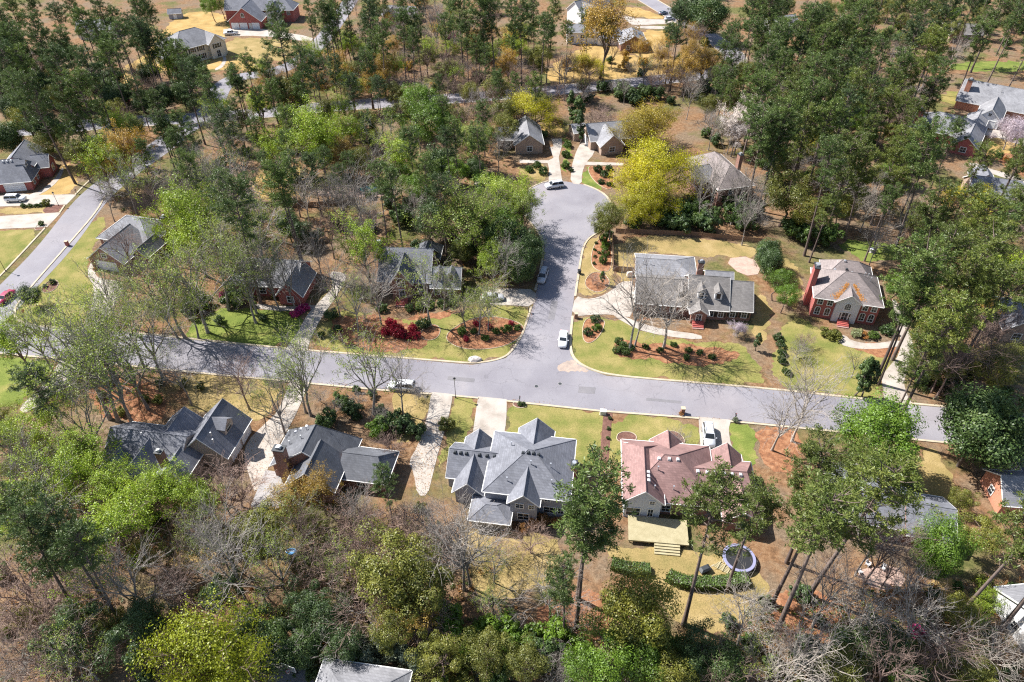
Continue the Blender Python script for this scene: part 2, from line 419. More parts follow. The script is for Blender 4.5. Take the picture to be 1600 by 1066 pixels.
# ------------------------------------------------------------------ ground, roads, kerbs, drives, lawns, beds
gm = MB(); N = 24
gx = [-900 + 1800 * i / N for i in range(N + 1)]; gy = [-60 + 1300 * i / N for i in range(N + 1)]
for i in range(N):
    for j in range(N): gm.quad((gx[i], gy[j], 0), (gx[i + 1], gy[j], 0), (gx[i + 1], gy[j + 1], 0), (gx[i], gy[j + 1], 0))
tag(gm.build('ground', GROUND), kind='structure')

main_up = [(-250, 482), (0, 504), (215, 522), (352, 537), (640, 562), (800, 576), (952, 588), (1053, 597), (1200, 609), (1327, 623), (1435, 634), (1504, 640), (1600, 650), (1750, 665)]
main_lo = [(-250, 530), (0, 554), (90, 559), (182, 569), (304, 581), (400, 590), (602, 609), (676, 614), (800, 626), (937, 641), (1091, 652), (1200, 662), (1286, 671), (1453, 688), (1600, 702), (1750, 717)]
sheet('road', W(main_up) + W(main_lo)[::-1], 0.040, ASPHALT, block=True)
# side street on the far left and its sweep up to the back road
side_c = chaikin(W([(-45, 520), (0, 480), (24, 452), (85, 390), (136, 320), (165, 292), (205, 262), (262, 222), (302, 190)]), 3)
sheet('road', offset(side_c, 4.3) + offset(side_c, -4.3)[::-1], 0.034, ASPHALT, block=True)
cul = W([(735, 571), (765, 566), (790, 560), (803, 548), (812, 534), (819, 521), (826, 500), (833, 478), (838, 455), (842, 440), (850, 405), (851, 385), (846, 368), (834, 352), (822, 338), (816, 322), (818, 308), (828, 296), (842, 288), (858, 284), (885, 284), (912, 289), (930, 296), (945, 305), (954, 318), (955, 332), (948, 348), (938, 361), (922, 369), (913, 379), (908, 392), (904, 417), (900, 442), (894, 488), (890, 520), (889, 540), (892, 556), (902, 568), (920, 578), (952, 589)])
sheet('road', cul, 0.046, ASPHALT, block=True)
far_c = chaikin(W([(-120, 214), (60, 203), (140, 196), (220, 189), (300, 186), (400, 178), (500, 168), (590, 162), (700, 155), (800, 148), (927, 136), (1043, 124), (1110, 116), (1146, 104), (1150, 90), (1135, 75), (1105, 55), (1075, 38), (1045, 20), (1015, 2), (980, -18)]), 3)
sheet('road', offset(far_c, 4.2) + offset(far_c, -4.2)[::-1], 0.040, ASPHALT, block=True)
br_c = chaikin(W([(315, 186), (335, 160), (345, 135), (370, 120), (415, 116), (450, 105), (480, 88), (505, 62), (525, 35), (545, 5), (560, -20)]), 3)
sheet('road', offset(br_c, 3.6) + offset(br_c, -3.6)[::-1], 0.046, ASPHALT, block=True)

def kerb(px=None, line=None, w=0.48, h=0.14, side=1):
    l = chaikin(W(px), 2) if px else line
    o = offset(l, w * side)
    m = MB(); n = len(l)
    rings = []
    for a, b in zip(l, o): rings.append([(a[0], a[1], 0.0), (a[0] + (b[0] - a[0]) * .15, a[1] + (b[1] - a[1]) * .15, h), (b[0], b[1], h + 0.01), (b[0], b[1], 0.0)])
    m.loft(rings)
    tag(m.build('kerb', KERB), kind='structure')
K_up = [(162, 308), (149, 332), (100, 388), (49, 446), (26, 474), (20, 487), (24, 502), (50, 511), (120, 515), (215, 522), (352, 537), (446, 546)]
kerb(K_up)
kerb([(479, 549), (640, 562), (704, 567), (735, 569.5), (765, 567), (790, 560), (803, 548), (812, 534), (819, 521), (826, 500), (832, 480)])
kerb([(838, 454), (842, 440), (850, 405), (851, 385), (846, 368), (834, 352), (822, 338), (817, 326)])
kerb([(820, 305), (828, 296), (842, 288), (857, 284)])
kerb([(911, 289), (930, 296), (945, 305), (954, 318), (955, 332), (948, 348), (938, 361), (922, 369), (913, 379), (908, 392), (904, 417), (900, 442), (897, 463)])
kerb([(893, 494), (890, 520), (889, 540), (892, 556), (902, 568), (920, 578), (952, 588), (1053, 597), (1200, 609), (1327, 623), (1385, 628.5)])
kerb([(1424, 632.5), (1504, 640), (1600, 650), (1750, 665)])
for a, b in (((-250, 530), (97, 560)), ((138, 564), (304, 581)), ((304, 581), (454, 595)), ((483, 598), (602, 609)), ((602, 609), (675, 614.5)), ((707, 617), (748, 621)), ((792, 625.5), (937, 641)), ((937, 641), (1092, 652.5)), ((1141, 657), (1286, 671)), ((1286, 671), (1453, 688)), ((1453, 688), (1600, 702)), ((1600, 702), (1750, 717))):
    kerb([a, ((a[0] + b[0]) / 2, (a[1] + b[1]) / 2), b], side=-1)
kerb([(-80, 512), (0, 435), (72, 357)], side=1); kerb([(95, 333), (103, 321)], side=1); kerb([(119, 305), (140, 283), (165, 265)], side=1)
kerb(line=offset(far_c, 4.2), side=1, w=0.4); kerb(line=offset(far_c, -4.2), side=-1, w=0.4)

def drive(name, px, z=0.052, mat=CONC, it=1):
    sheet(name, chaikin(W(px), it, True) if it else W(px), z, mat, block=True)
drive('driveway', [(747, 619.5), (749, 620), (791, 624), (792, 625), (791, 660), (787, 682), (775, 704), (764, 701), (738, 682), (742, 655)])
drive('driveway', [(674, 613), (676, 613), (706, 616), (708, 617), (700, 657), (686, 702), (676, 743), (668, 775), (652, 775), (646, 737), (638, 722), (653, 697), (668, 652)])
drive('driveway', [(1091, 651.5), (1093, 651.5), (1139, 656), (1142, 657), (1138, 672), (1143, 700), (1160, 722), (1180, 750), (1190, 770), (1176, 766), (1150, 740), (1096, 716)])
drive('driveway', [(453, 594), (455, 594), (481, 597), (484, 598), (466, 640), (455, 662), (430, 705), (420, 730), (400, 775), (390, 745), (380, 715), (386, 690), (408, 668), (437, 641)])
drive('driveway', [(95, 559.5), (98, 560), (137, 563.5), (140, 565), (115, 590), (80, 620), (40, 648), (28, 638), (60, 610), (85, 580)])
drive('driveway', [(834, 480), (839, 453), (800, 451), (765, 452), (748, 460), (752, 473), (775, 477), (800, 477)])
drive('driveway', [(899, 462), (892, 495), (940, 491), (966, 493), (990, 497), (993, 440), (970, 440), (955, 455), (935, 465), (915, 468)])
drive('path', [(962, 489), (1000, 505), (1040, 516), (1096, 523), (1097, 532), (1035, 525), (995, 515), (958, 494)], 0.060)
drive('driveway', [(1382, 628), (1385, 628), (1422, 632), (1426, 633), (1412, 605), (1414, 585), (1430, 560), (1425, 530), (1412, 500), (1402, 470), (1392, 468), (1400, 500), (1408, 530), (1405, 555), (1390, 572), (1377, 588), (1380, 612)])
drive('path', [(1308, 524), (1321, 524), (1330, 533), (1360, 538), (1412, 531), (1412, 541), (1360, 547), (1322, 543), (1308, 533)], 0.060)
drive('driveway', [(513, 424), (539, 426), (541, 436), (528, 460), (514, 480), (500, 500), (485, 530), (480, 549), (478, 550), (447, 547), (445, 546), (462, 525), (478, 495), (492, 478), (505, 466), (522, 448)])
drive('path', [(395, 473), (440, 480), (496, 476), (498, 483), (440, 487), (393, 481)], 0.060)
drive('driveway', [(857, 286), (879, 288), (875, 260), (873, 246), (878, 229), (878, 217), (862, 217), (865, 229), (858, 231), (865, 247), (855, 252), (858, 264)], it=0)
drive('driveway', [(891, 287), (909, 289), (909, 272), (915, 255), (929, 240), (930, 223), (911, 220), (904, 229), (898, 243), (893, 261)])
drive('path', [(915, 253), (974, 255), (974, 259), (914, 258)], 0.060, it=0)
drive('path', [(812, 250), (857, 251), (857, 255), (812, 255)], 0.060, it=0)
drive('driveway', [(742, 279), (760, 286), (790, 296), (820, 305), (818, 314), (785, 306), (755, 297), (740, 289)])
drive('driveway', [(-60, 340), (0, 338), (96, 332), (74, 355), (0, 358), (-60, 360)], it=0)
drive('driveway', [(-60, 310), (0, 306), (30, 302), (50, 305), (120, 304), (104, 320), (0, 323), (-60, 325)], it=0)
drive('driveway', [(135, 428), (144, 406), (150, 412), (148, 428), (156, 436), (197, 441), (182, 470), (165, 500), (160, 517), (132, 515), (140, 490), (147, 460), (146, 446)])
drive('driveway', [(349, 43), (410, 45), (425, 48), (490, 58), (486, 66), (410, 56), (349, 57)])
drive('driveway', [(972, 24), (1000, 30), (1050, 31), (1052, 37), (990, 40), (982, 36)])
drive('driveway', [(988, 41), (1046, 41), (1048, 46), (1000, 45)])
drive('driveway', [(1520, 200), (1533, 203), (1556, 203), (1575, 208), (1625, 220), (1625, 236), (1590, 226), (1555, 214), (1530, 210)])
drive('driveway', [(1506, 254), (1530, 256), (1545, 264), (1575, 271), (1625, 292), (1625, 312), (1605, 305), (1588, 283), (1558, 275)])
drive('path', [(96, 262), (86, 280), (62, 300), (48, 303), (46, 307), (66, 304), (92, 283), (101, 264)], 0.060)
drive('path', [(343, 85), (350, 92), (345, 102), (335, 108), (338, 111), (350, 104), (355, 92), (348, 84)], 0.060)
drive('patio', [(415, 735), (440, 738), (475, 752), (468, 790), (400, 800), (392, 790)], 0.060, PATIO, 0)
drive('patio', [(1130, 405), (1175, 400), (1192, 428), (1160, 432)], 0.060, PAVER)
drive('patio', [(1330, 893), (1400, 880), (1420, 915), (1370, 925)], 0.050, PAVER)
drive('patio', [(490, 292), (620, 288), (628, 306), (500, 310)], 0.050, PAVER)
drive('path', [(1440, 820), (1458, 800), (1470, 805), (1500, 840), (1490, 848)], 0.050)

def ragged(poly, amp=0.55, step=0.7, seed=0):
    """grass and straw never end on a clean line: break the outline up every step metres"""
    rg = random.Random(seed); out = []; n = len(poly)
    for i in range(n):
        a, b = poly[i], poly[(i + 1) % n]
        l = math.hypot(b[0] - a[0], b[1] - a[1]); k = max(1, int(l / step))
        for j in range(k):
            t = j / k; q = rg.uniform(-amp, amp) * 0.7
            nx, ny = -(b[1] - a[1]) / (l or 1), (b[0] - a[0]) / (l or 1)
            x, y = a[0] + (b[0] - a[0]) * t, a[1] + (b[1] - a[1]) * t
            q += amp * 1.2 * math.sin(x * .9 + y * .7) * math.sin(x * .31 - y * .53)
            out.append((x + nx * q, y + ny * q))
    return out
LZ = [0]
def lawn(px, mat, z=0.020, it=1):
    LZ[0] += 1
    p = chaikin(W(px), it, True)
    far = sum(q[1] for q in p) / len(p)
    sheet('lawn', ragged(p, 0.5 if far < 180 else 0.9, 0.6 if far < 180 else 1.2, LZ[0]), 0.016 + LZ[0] * 0.0002, mat)
lawn([(46, 452), (149, 336), (168, 345), (150, 372), (145, 402), (133, 425), (148, 452), (140, 480), (125, 512), (60, 508), (27, 497), (26, 480)], LAWN)
lawn([(-80, 362), (0, 360), (68, 359), (0, 428), (-70, 500)], LAWN)
lawn([(-200, 542), (0, 560), (92, 563), (60, 600), (20, 640), (-100, 650)], LAWN_B)
lawn([(285, 528), (300, 505), (340, 482), (395, 484), (470, 486), (476, 497), (455, 544), (352, 534)], LAWN_B)
lawn([(505, 502), (545, 480), (600, 500), (650, 497), (720, 488), (750, 477), (800, 479), (831, 481), (824, 500), (810, 530), (795, 552), (765, 564), (735, 566), (640, 559), (492, 548)], LAWN, 0.022)
lawn([(895, 497), (962, 497), (1000, 518), (1040, 529), (1096, 535), (1150, 535), (1182, 560), (1198, 605), (1053, 594), (952, 585), (922, 575), (905, 566), (894, 550), (892, 535)], LAWN)
lawn([(901, 446), (906, 420), (911, 392), (918, 378), (940, 364), (960, 370), (960, 440), (950, 454), (920, 464), (900, 461)], LAWN_T)
lawn([(1203, 605), (1212, 540), (1235, 490), (1310, 528), (1360, 549), (1405, 546), (1390, 570), (1374, 590), (1378, 625), (1327, 620)], LAWN)
lawn([(709, 620), (746, 623), (740, 655), (735, 684), (705, 712), (688, 725), (682, 735), (702, 657)], LAWN)
lawn([(794, 628), (937, 643), (946, 644), (938, 722), (900, 735), (880, 690), (790, 690), (793, 660)], LAWN)
lawn([(953, 645), (1090, 655), (1094, 714), (1050, 724), (970, 724), (942, 722)], LAWN, 0.024)
lawn([(1143, 660), (1182, 663), (1184, 740), (1165, 718), (1146, 698), (1141, 672)], LAWN_B)
lawn([(700, 830), (870, 828), (885, 890), (830, 925), (760, 940), (730, 890)], LAWN_T)
lawn([(945, 850), (1060, 860), (1140, 870), (1190, 900), (1210, 950), (1130, 990), (1060, 985), (1030, 920), (960, 885)], LAWN_T)
lawn([(140, 145), (190, 110), (238, 75), (262, 40), (290, 18), (350, 20), (356, 42), (346, 62), (352, 90), (402, 98), (400, 112), (330, 108), (260, 110), (230, 112), (180, 138)], LAWN_O)
lawn([(350, 60), (410, 59), (470, 68), (465, 85), (430, 98), (352, 92)], LAWN_T, 0.024)
lawn([(52, 311), (85, 282), (103, 252), (122, 262), (122, 300), (60, 312)], LAWN_O)
lawn([(0, 324), (100, 322), (92, 331), (0, 336)], LAWN_T)
lawn([(998, 48), (1045, 48), (1045, 72), (1010, 95), (980, 78)], LAWN_O)
lawn([(940, 60), (965, 70), (980, 90), (1100, 95), (1120, 108), (1040, 118), (920, 128), (860, 132), (850, 110), (900, 80)], LAWN_O)
lawn([(985, 8), (1035, 25), (1040, 30), (1000, 27), (965, 20)], LAWN_O)
lawn([(1532, 216), (1560, 213), (1605, 230), (1605, 266), (1560, 250), (1528, 236)], LAWN_O)
lawn([(1425, 738), (1448, 700), (1470, 705), (1490, 760), (1508, 815), (1470, 800), (1445, 770)], LAWN_T)
lawn([(1300, 376), (1400, 378), (1425, 400), (1350, 412), (1330, 398)], LAWN_B)
lawn([(1220, 398), (1252, 418), (1252, 470), (1238, 490), (1222, 440)], LAWN_T)
lawn([(957, 368), (1100, 372), (1185, 388), (1188, 400), (1130, 402), (1090, 400), (992, 394), (992, 440), (962, 440)], LAWN_T)
lawn([(1180, 460), (1205, 470), (1200, 520), (1185, 545), (1176, 500)], LAWN_T)
lawn([(877, 258), (881, 228), (882, 206), (888, 222), (890, 255), (886, 275)], LAWN_B, it=2)
lawn([(911, 287), (911, 272), (918, 259), (928, 263), (930, 282), (946, 302)], LAWN_B)
lawn([(848, 195), (862, 187), (876, 196), (878, 214), (861, 215)], LAWN_O)
lawn([(812, 257), (854, 257), (857, 280), (835, 285), (815, 275)], LAWN_T)
lawn([(1470, 98), (1620, 95), (1620, 112), (1500, 112)], LAWN_B)
lawn([(1470, 145), (1512, 140), (1512, 165), (1465, 160)], LAWN)
lawn([(400, 262), (460, 250), (480, 300), (420, 318), (395, 300)], LAWN_O)
lawn([(270, 585), (330, 585), (440, 596), (430, 640), (395, 665), (300, 640)], LAWN_T)
lawn([(610, 613), (672, 617), (663, 652), (645, 690), (620, 690), (620, 650)], LAWN_T)
lawn([(255, 870), (330, 840), (345, 880), (270, 900)], LAWN_O)
lawn([(1440, 900), (1500, 905), (1540, 960), (1480, 970)], LAWN_O)

def bed(px, mat=MULCH, z=0.030, edge=True, it=2, name='mulch_bed'):
    poly = chaikin(W(px), it, True)
    LZ[0] += 1
    o = sheet(name, poly if edge or it == 0 else ragged(poly, 0.45, 0.5, LZ[0]), z + LZ[0] * 0.0001, mat)
    if edge:
        m = MB(); n = len(poly)
        m.tube([(x, y, 0.05) for x, y in poly], 0.085, 5, closed=True)
        m.build('edging', KERB, o)
    return poly
for px in ([(700, 588), (742, 592), (741, 598), (699, 594)], [(905, 604), (931, 606), (929, 616), (903, 614)], [(1010, 622), (1065, 627), (1064, 631), (1009, 626)], [(862, 470), (872, 471), (866, 500), (856, 499)], [(330, 556), (372, 560), (371, 566), (329, 562)], [(1290, 640), (1325, 643), (1324, 650), (1289, 647)]):
    sheet('asphalt_patch', W(px), 0.052, PATCH)
bed([(911, 505), (920, 496), (941, 499), (946, 505), (938, 524), (926, 535), (917, 537), (910, 529)])
bed([(958, 540), (964, 532), (985, 533), (1030, 537), (1085, 541), (1150, 545), (1160, 560), (1110, 572), (1053, 570), (1007, 560), (977, 561), (960, 552)], edge=False)
bed([(985, 500), (1000, 497), (1040, 508), (1092, 514), (1098, 521), (1040, 514), (1000, 503)], edge=False)
bed([(630, 498), (660, 488), (720, 484), (700, 496), (650, 503)], edge=False)
bed([(655, 520), (672, 505), (690, 512), (684, 530), (662, 533)], edge=True)
bed([(690, 525), (735, 497), (775, 494), (815, 505), (820, 518), (800, 538), (760, 547), (715, 545)])
bed([(505, 500), (560, 490), (620, 500), (670, 520), (665, 545), (600, 552), (540, 540)], edge=False)
bed([(923, 405), (927, 385), (940, 369), (955, 372), (957, 422), (940, 426), (926, 418)])
bed([(912, 441), (925, 425), (945, 427), (955, 443), (940, 458), (920, 454)])
bed([(943, 644), (957, 645), (954, 680), (951, 722), (936, 722), (940, 680)], BARK, 0.034, False, 0)
bed([(963, 685), (966, 677), (980, 674), (994, 679), (995, 688), (980, 692), (966, 690)], BARK)
bed([(1035, 684), (1038, 676), (1052, 673), (1066, 680), (1072, 694), (1050, 700), (1038, 692)], BARK)
bed([(1330, 539), (1360, 534), (1408, 540), (1400, 560), (1365, 556), (1340, 548)], edge=False)
bed([(1178, 664), (1230, 668), (1260, 690), (1240, 735), (1190, 740)], edge=False)
bed([(918, 262), (928, 258), (960, 262), (958, 300), (935, 290), (922, 275)])
bed([(855, 930), (960, 920), (985, 960), (930, 1000), (880, 1005), (830, 960)], edge=False)
bed([(1190, 930), (1280, 920), (1340, 960), (1300, 1010), (1200, 1000)], edge=False)
bed([(170, 590), (250, 600), (265, 660), (170, 660), (130, 620)], edge=False)
bed([(70, 325), (95, 318), (102, 322), (92, 332), (72, 332)], BARK, edge=False)
bed([(62, 452), (80, 436), (93, 440), (88, 452), (72, 460)], BARK)
bed([(52, 360), (62, 348), (74, 352), (66, 360)], BARK)
bed([(800, 632), (806, 628), (822, 631), (822, 637), (808, 638)], BARK)
bed([(1545, 242), (1580, 238), (1610, 250), (1610, 280), (1580, 268)], edge=False)

# ------------------------------------------------------------------ houses
LANDMARKS = []
class House:
    def __init__(s, label, loc, rot, roof, wall, short, cat='house', name='house', trim=TRIM):
        s.e = thing(name, label, cat, (loc[0], loc[1], 0), R(rot)); s.rm, s.wm, s.tm = roof, wall, trim
        s.w = []; s.rot = R(rot); s.loc = loc
        if short: LANDMARKS.append((short, loc[0], loc[1]))
    def wing(s, x0, x1, y0, y1, eave, rise, axis='x', e0='g', e1='g', hf=1.0, wall=None, roof=None, ov=0.45, base=0.0, walls=True):
        if axis == 'x': a0, a1, b0, b1 = x0, x1, y0, y1; P = lambda a, b, z: (a, b, z)
        else: a0, a1, b0, b1 = y0, y1, x0, x1; P = lambda a, b, z: (b, a, z)
        half = (b1 - b0) / 2; bm = (b0 + b1) / 2; pitch = rise / half; t = 0.17
        ze, zr = eave - pitch * ov, eave + rise
        A0 = a0 - (ov if e0 == 'h' else 0.3 if e0 == 'g' else 0); A1 = a1 + (ov if e1 == 'h' else 0.3 if e1 == 'g' else 0)
        r0 = a0 + half * hf if e0 == 'h' else A0; r1 = a1 - half * hf if e1 == 'h' else A1
        if r0 > r1: r0 = r1 = (r0 + r1) / 2
        E00, E10, E11, E01 = (A0, b0 - ov, ze), (A1, b0 - ov, ze), (A1, b1 + ov, ze), (A0, b1 + ov, ze)
        R0, R1 = (r0, bm, zr), (r1, bm, zr)
        top = [E00, E10, E11, E01, R0, R1]
        faces = [(0, 1, 5, 4), (2, 3, 4, 5)]
        loop = [0, 1] + ([5] if e1 != 'h' else []) + [2, 3] + ([4] if e0 != 'h' else [])
        if e0 == 'h': faces.append((3, 0, 4))
        if e1 == 'h': faces.append((1, 2, 5))
        m = MB(); n = 6
        m.v = [P(*p) for p in top] + [P(p[0], p[1], p[2] - t) for p in top]
        m.f = list(faces) + [tuple(i + n for i in reversed(f)) for f in faces]
        for i in range(len(loop)):
            a, b = loop[i], loop[(i + 1) % len(loop)]
            m.f.append((a, a + n, b + n, b))
        if axis == 'y': m.f = [tuple(reversed(f)) for f in m.f]
        ro = m.build('roof', roof or s.rm, s.e)
        # ridge and hip caps
        cm = MB(); cm.tube([P(r0, bm, zr + 0.01), P(r1, bm, zr + 0.01)], 0.07, 5)
        for e, rr, cs in ((e0, R0, (E00, E01)), (e1, R1, (E10, E11))):
            if e == 'h':
                for c in cs: cm.tube([P(*c), P(*rr)], 0.06, 5)
        cm.build('ridge_cap', roof or s.rm, ro)
        # gutters and rake boards
        g = MB()
        for bb, sg in ((b0 - ov, -1), (b1 + ov, 1)):
            q0, q1 = sorted((bb + sg * 0.005, bb + sg * 0.11))
            c0, c1 = A0, A1
            if axis == 'x': g.box(c0, c1, q0, q1, ze - 0.16, ze - 0.015)
            else: g.box(q0, q1, c0, c1, ze - 0.16, ze - 0.015)
        for e, aa, sg in ((e0, A0, -1), (e1, A1, 1)):
            if e == 'g':
                for b_ in (b0 - ov, b1 + ov):
                    p, q = (b_, ze), (bm, zr)
                    rr = []
                    for (bb, zz) in (p, q):
                        rr.append([P(aa + sg * 0.006, bb, zz + 0.012), P(aa + sg * 0.055, bb, zz + 0.012), P(aa + sg * 0.055, bb, zz - 0.24), P(aa + sg * 0.006, bb, zz - 0.24)])
                    g.loft(rr)
            elif e == 'h':
                q0, q1 = sorted((aa + sg * 0.005, aa + sg * 0.11))
                if axis == 'x': g.box(q0, q1, b0 - ov, b1 + ov, ze - 0.155, ze - 0.02)
                else: g.box(b0 - ov, b1 + ov, q0, q1, ze - 0.155, ze - 0.02)
        g.build('gutter', s.tm, ro)
        if walls:
            wm = MB(); zt = eave - t
            ring = [(a0, b0), (a1, b0), (a1, b1), (a0, b1)]
            wm.v = [P(a, b, base) for a, b in ring] + [P(a, b, zt) for a, b in ring]
            wm.f = [(0, 1, 5, 4), (2, 3, 7, 6)]
            k = 8
            for e, (i, j), aa in ((e1, (1, 2), a1), (e0, (3, 0), a0)):
                if e == 'h': wm.f.append((i, j, j + 4, i + 4))
                else: wm.v.append(P(aa, bm, zr - t - 0.01)); wm.f.append((i, j, j + 4, k, i + 4)); k += 1
            if axis == 'y': wm.f = [tuple(reversed(f)) for f in wm.f]
            wm.build('wall', wall or s.wm, s.e)
        s.w.append((a0, a1, b0, b1, axis, eave, rise, pitch, bm, e0, e1, half, hf))
        if walls:
            ca, sa = math.cos(s.rot), math.sin(s.rot)
            BLOCKED.append([(s.loc[0] + x * ca - y * sa, s.loc[1] + x * sa + y * ca) for x, y in ((x0 - .6, y0 - .6), (x1 + .6, y0 - .6), (x1 + .6, y1 + .6), (x0 - .6, y1 + .6))])
        return ro
    def zroof(s, x, y):
        best = 0.0
        for a0, a1, b0, b1, ax, ev, rise, pitch, bm, e0, e1, half, hf in s.w:
            a, b = (x, y) if ax == 'x' else (y, x)
            if a0 - .3 <= a <= a1 + .3 and b0 - .3 <= b <= b1 + .3:
                z = ev + rise - abs(b - bm) * pitch
                if e0 == 'h': z = min(z, ev + (a - a0) * rise / (half * hf))
                if e1 == 'h': z = min(z, ev + (a1 - a) * rise / (half * hf))
                best = max(best, z)
        return best
    def win(s, x, y, z, ang, w, h, arch=False, frame=None, shut=None, door=None, mull=1):
        """a window in the wall at (x, y), its outside facing local direction ang (degrees, -90 = towards -y)"""
        M = Matrix.Translation((x, y, z)) @ Matrix.Rotation(R(ang + 90), 4, 'Z')
        m = MB(); f = 0.13; d = 0.09
        m.box(-w / 2 - f, -w / 2, -d, 0.02, -h / 2 - f, h / 2 + f); m.box(w / 2, w / 2 + f, -d, 0.02, -h / 2 - f, h / 2 + f)
        m.box(-w / 2, w / 2, -d, 0.02, -h / 2 - f, -h / 2)
        if not arch: m.box(-w / 2, w / 2, -d, 0.02, h / 2, h / 2 + f)
        else:
            k = 8; r = w / 2
            for i in range(k):
                t0, t1 = math.pi * i / k, math.pi * (i + 1) / k
                q = []
                for yy in (-d, 0.02):
                    q.append([((r + c) * math.cos(t), yy, h / 2 + f + (r + c) * math.sin(t)) for t, c in ((t0, 0), (t0, f), (t1, f), (t1, 0))])
                m.loft(q)
        for i in range(1, mull + 1):
            xx = -w / 2 + w * i / (mull + 1); m.box(xx - .025, xx + .025, -d * .8, 0.0, -h / 2, h / 2 + (w / 2 if arch else 0))
        m.box(-w / 2, w / 2, -d * .78, 0.0, -0.025, 0.025)
        o = m.xf(M).build('door' if door else 'window', frame or TRIM, s.e)
        p = MB(); p.box(-w / 2, w / 2, -d * .4, 0.015, -h / 2, h / 2 + (f if arch else 0))
        if arch:
            p.loft([[((w / 2) * math.cos(t), yy, h / 2 + f + (w / 2) * math.sin(t)) for t in [math.pi * i / 8 for i in range(9)]] for yy in (-d * .4, 0.015)])
        p.xf(M).build('door_leaf' if door else 'pane', door or GLASS, o)
        if shut:
            for sx in (-1, 1):
                q = MB(); c = sx * (w / 2 + f + 0.24); q.box(c - .22, c + .22, -0.05, 0.015, -h / 2 - .05, h / 2 + .05)
                q.xf(M).build('shutter', shut, o)
        return o
    def garage(s, x, y, ang, w=4.8, h=2.25, mat=SD_WHITE):
        M = Matrix.Translation((x, y, 0)) @ Matrix.Rotation(R(ang + 90), 4, 'Z')
        m = MB(); m.box(-w / 2 - .15, -w / 2, -.1, .02, 0.02, h + .15); m.box(w / 2, w / 2 + .15, -.1, .02, 0.02, h + .15); m.box(-w / 2, w / 2, -.1, .02, h, h + .15)
        o = m.xf(M).build('garage_door', TRIM, s.e)
        for i in range(4):
            q = MB(); q.box(-w / 2 + .01, w / 2 - .01, -.05, .015, 0.03 + h * i / 4, h * (i + 1) / 4 - 0.02); q.xf(M).build('panel', mat, o)
    def chimney(s, x, y, w, d, top, mat, base=0.0):
        m = MB(); m.box(x - w / 2, x + w / 2, y - d / 2, y + d / 2, base, top); o = m.build('chimney', mat, s.e)
        c = MB(); c.box(x - w / 2 - .1, x + w / 2 + .1, y - d / 2 - .1, y + d / 2 + .1, top, top + .18); c.build('chimney_cap', DARKP, o)
        c = MB(); c.box(x - w / 4, x + w / 4, y - d / 4, y + d / 4, top + .181, top + .5); c.cyl(x, y, top + .5, top + .62, max(w, d) * .22, 10); c.build('flue', METAL, o)
    def vent(s, x, y, mat=METAL, pipe=False):
        z = s.zroof(x, y); m = MB()
        if pipe: m.cyl(x, y, z - .15, z + .75, 0.07, 8); m.cyl(x, y, z + .75, z + .85, .13, 8)
        else: m.loft([[(x - .24, y - .24, z - .15), (x + .24, y - .24, z - .15), (x + .24, y + .24, z - .15), (x - .24, y + .24, z - .15)], [(x - .22, y - .22, z + .2), (x + .22, y - .22, z + .2), (x + .22, y + .22, z + .2), (x - .22, y + .22, z + .2)], [(x - .12, y - .12, z + .3), (x + .12, y - .12, z + .3), (x + .12, y + .12, z + .3), (x - .12, y + .12, z + .3)]])
        m.build('vent_pipe' if pipe else 'roof_vent', mat, s.e)
    def dormer(s, x, y, w=1.5, l=3.0, ang=-90, h=1.5, wall=None):
        """small gabled dormer whose face stands at (x, y) looking along ang"""
        z = s.zroof(x, y)
        M = Matrix.Translation((x, y, z)) @ Matrix.Rotation(R(ang + 90), 4, 'Z')
        o = MB().box(-w / 2, w / 2, 0, l * .6, -.3, h).quad((-w / 2, -.002, h), (w / 2, -.002, h), (0, -.002, h + w * .45)).xf(M).build('dormer', wall or SD_WHITE, s.e)
        q = MB(); ov = .18
        for sx in (-1, 1):
            a, b = (sx * (w / 2 + ov), h - ov * .9), (0, h + w * .45)
            q.loft([[(a[0], yy, a[1]), (b[0], yy, b[1]), (b[0], yy, b[1] + .12), (a[0], yy, a[1] + .12)] for yy in (-.25, l)])
        q.xf(M).build('dormer_roof', s.rm, o)
        p = MB(); p.box(-w * .28, w * .28, -.03, .02, .15, h - .1); p.xf(M).build('dormer_pane', GLASS, o)
    def steps(s, x, y, w, n, ang=-90, mat=BR_RED, rise=.17, run=.36):
        for i in range(n):
            m = MB(); z = rise * (n - i); m.box(-w / 2, w / 2, -run * (i + 1), -run * i, 0.0, z)
            M = Matrix.Translation((x, y, 0)) @ Matrix.Rotation(R(ang + 90), 4, 'Z'); m.xf(M).build('step', mat, s.e)

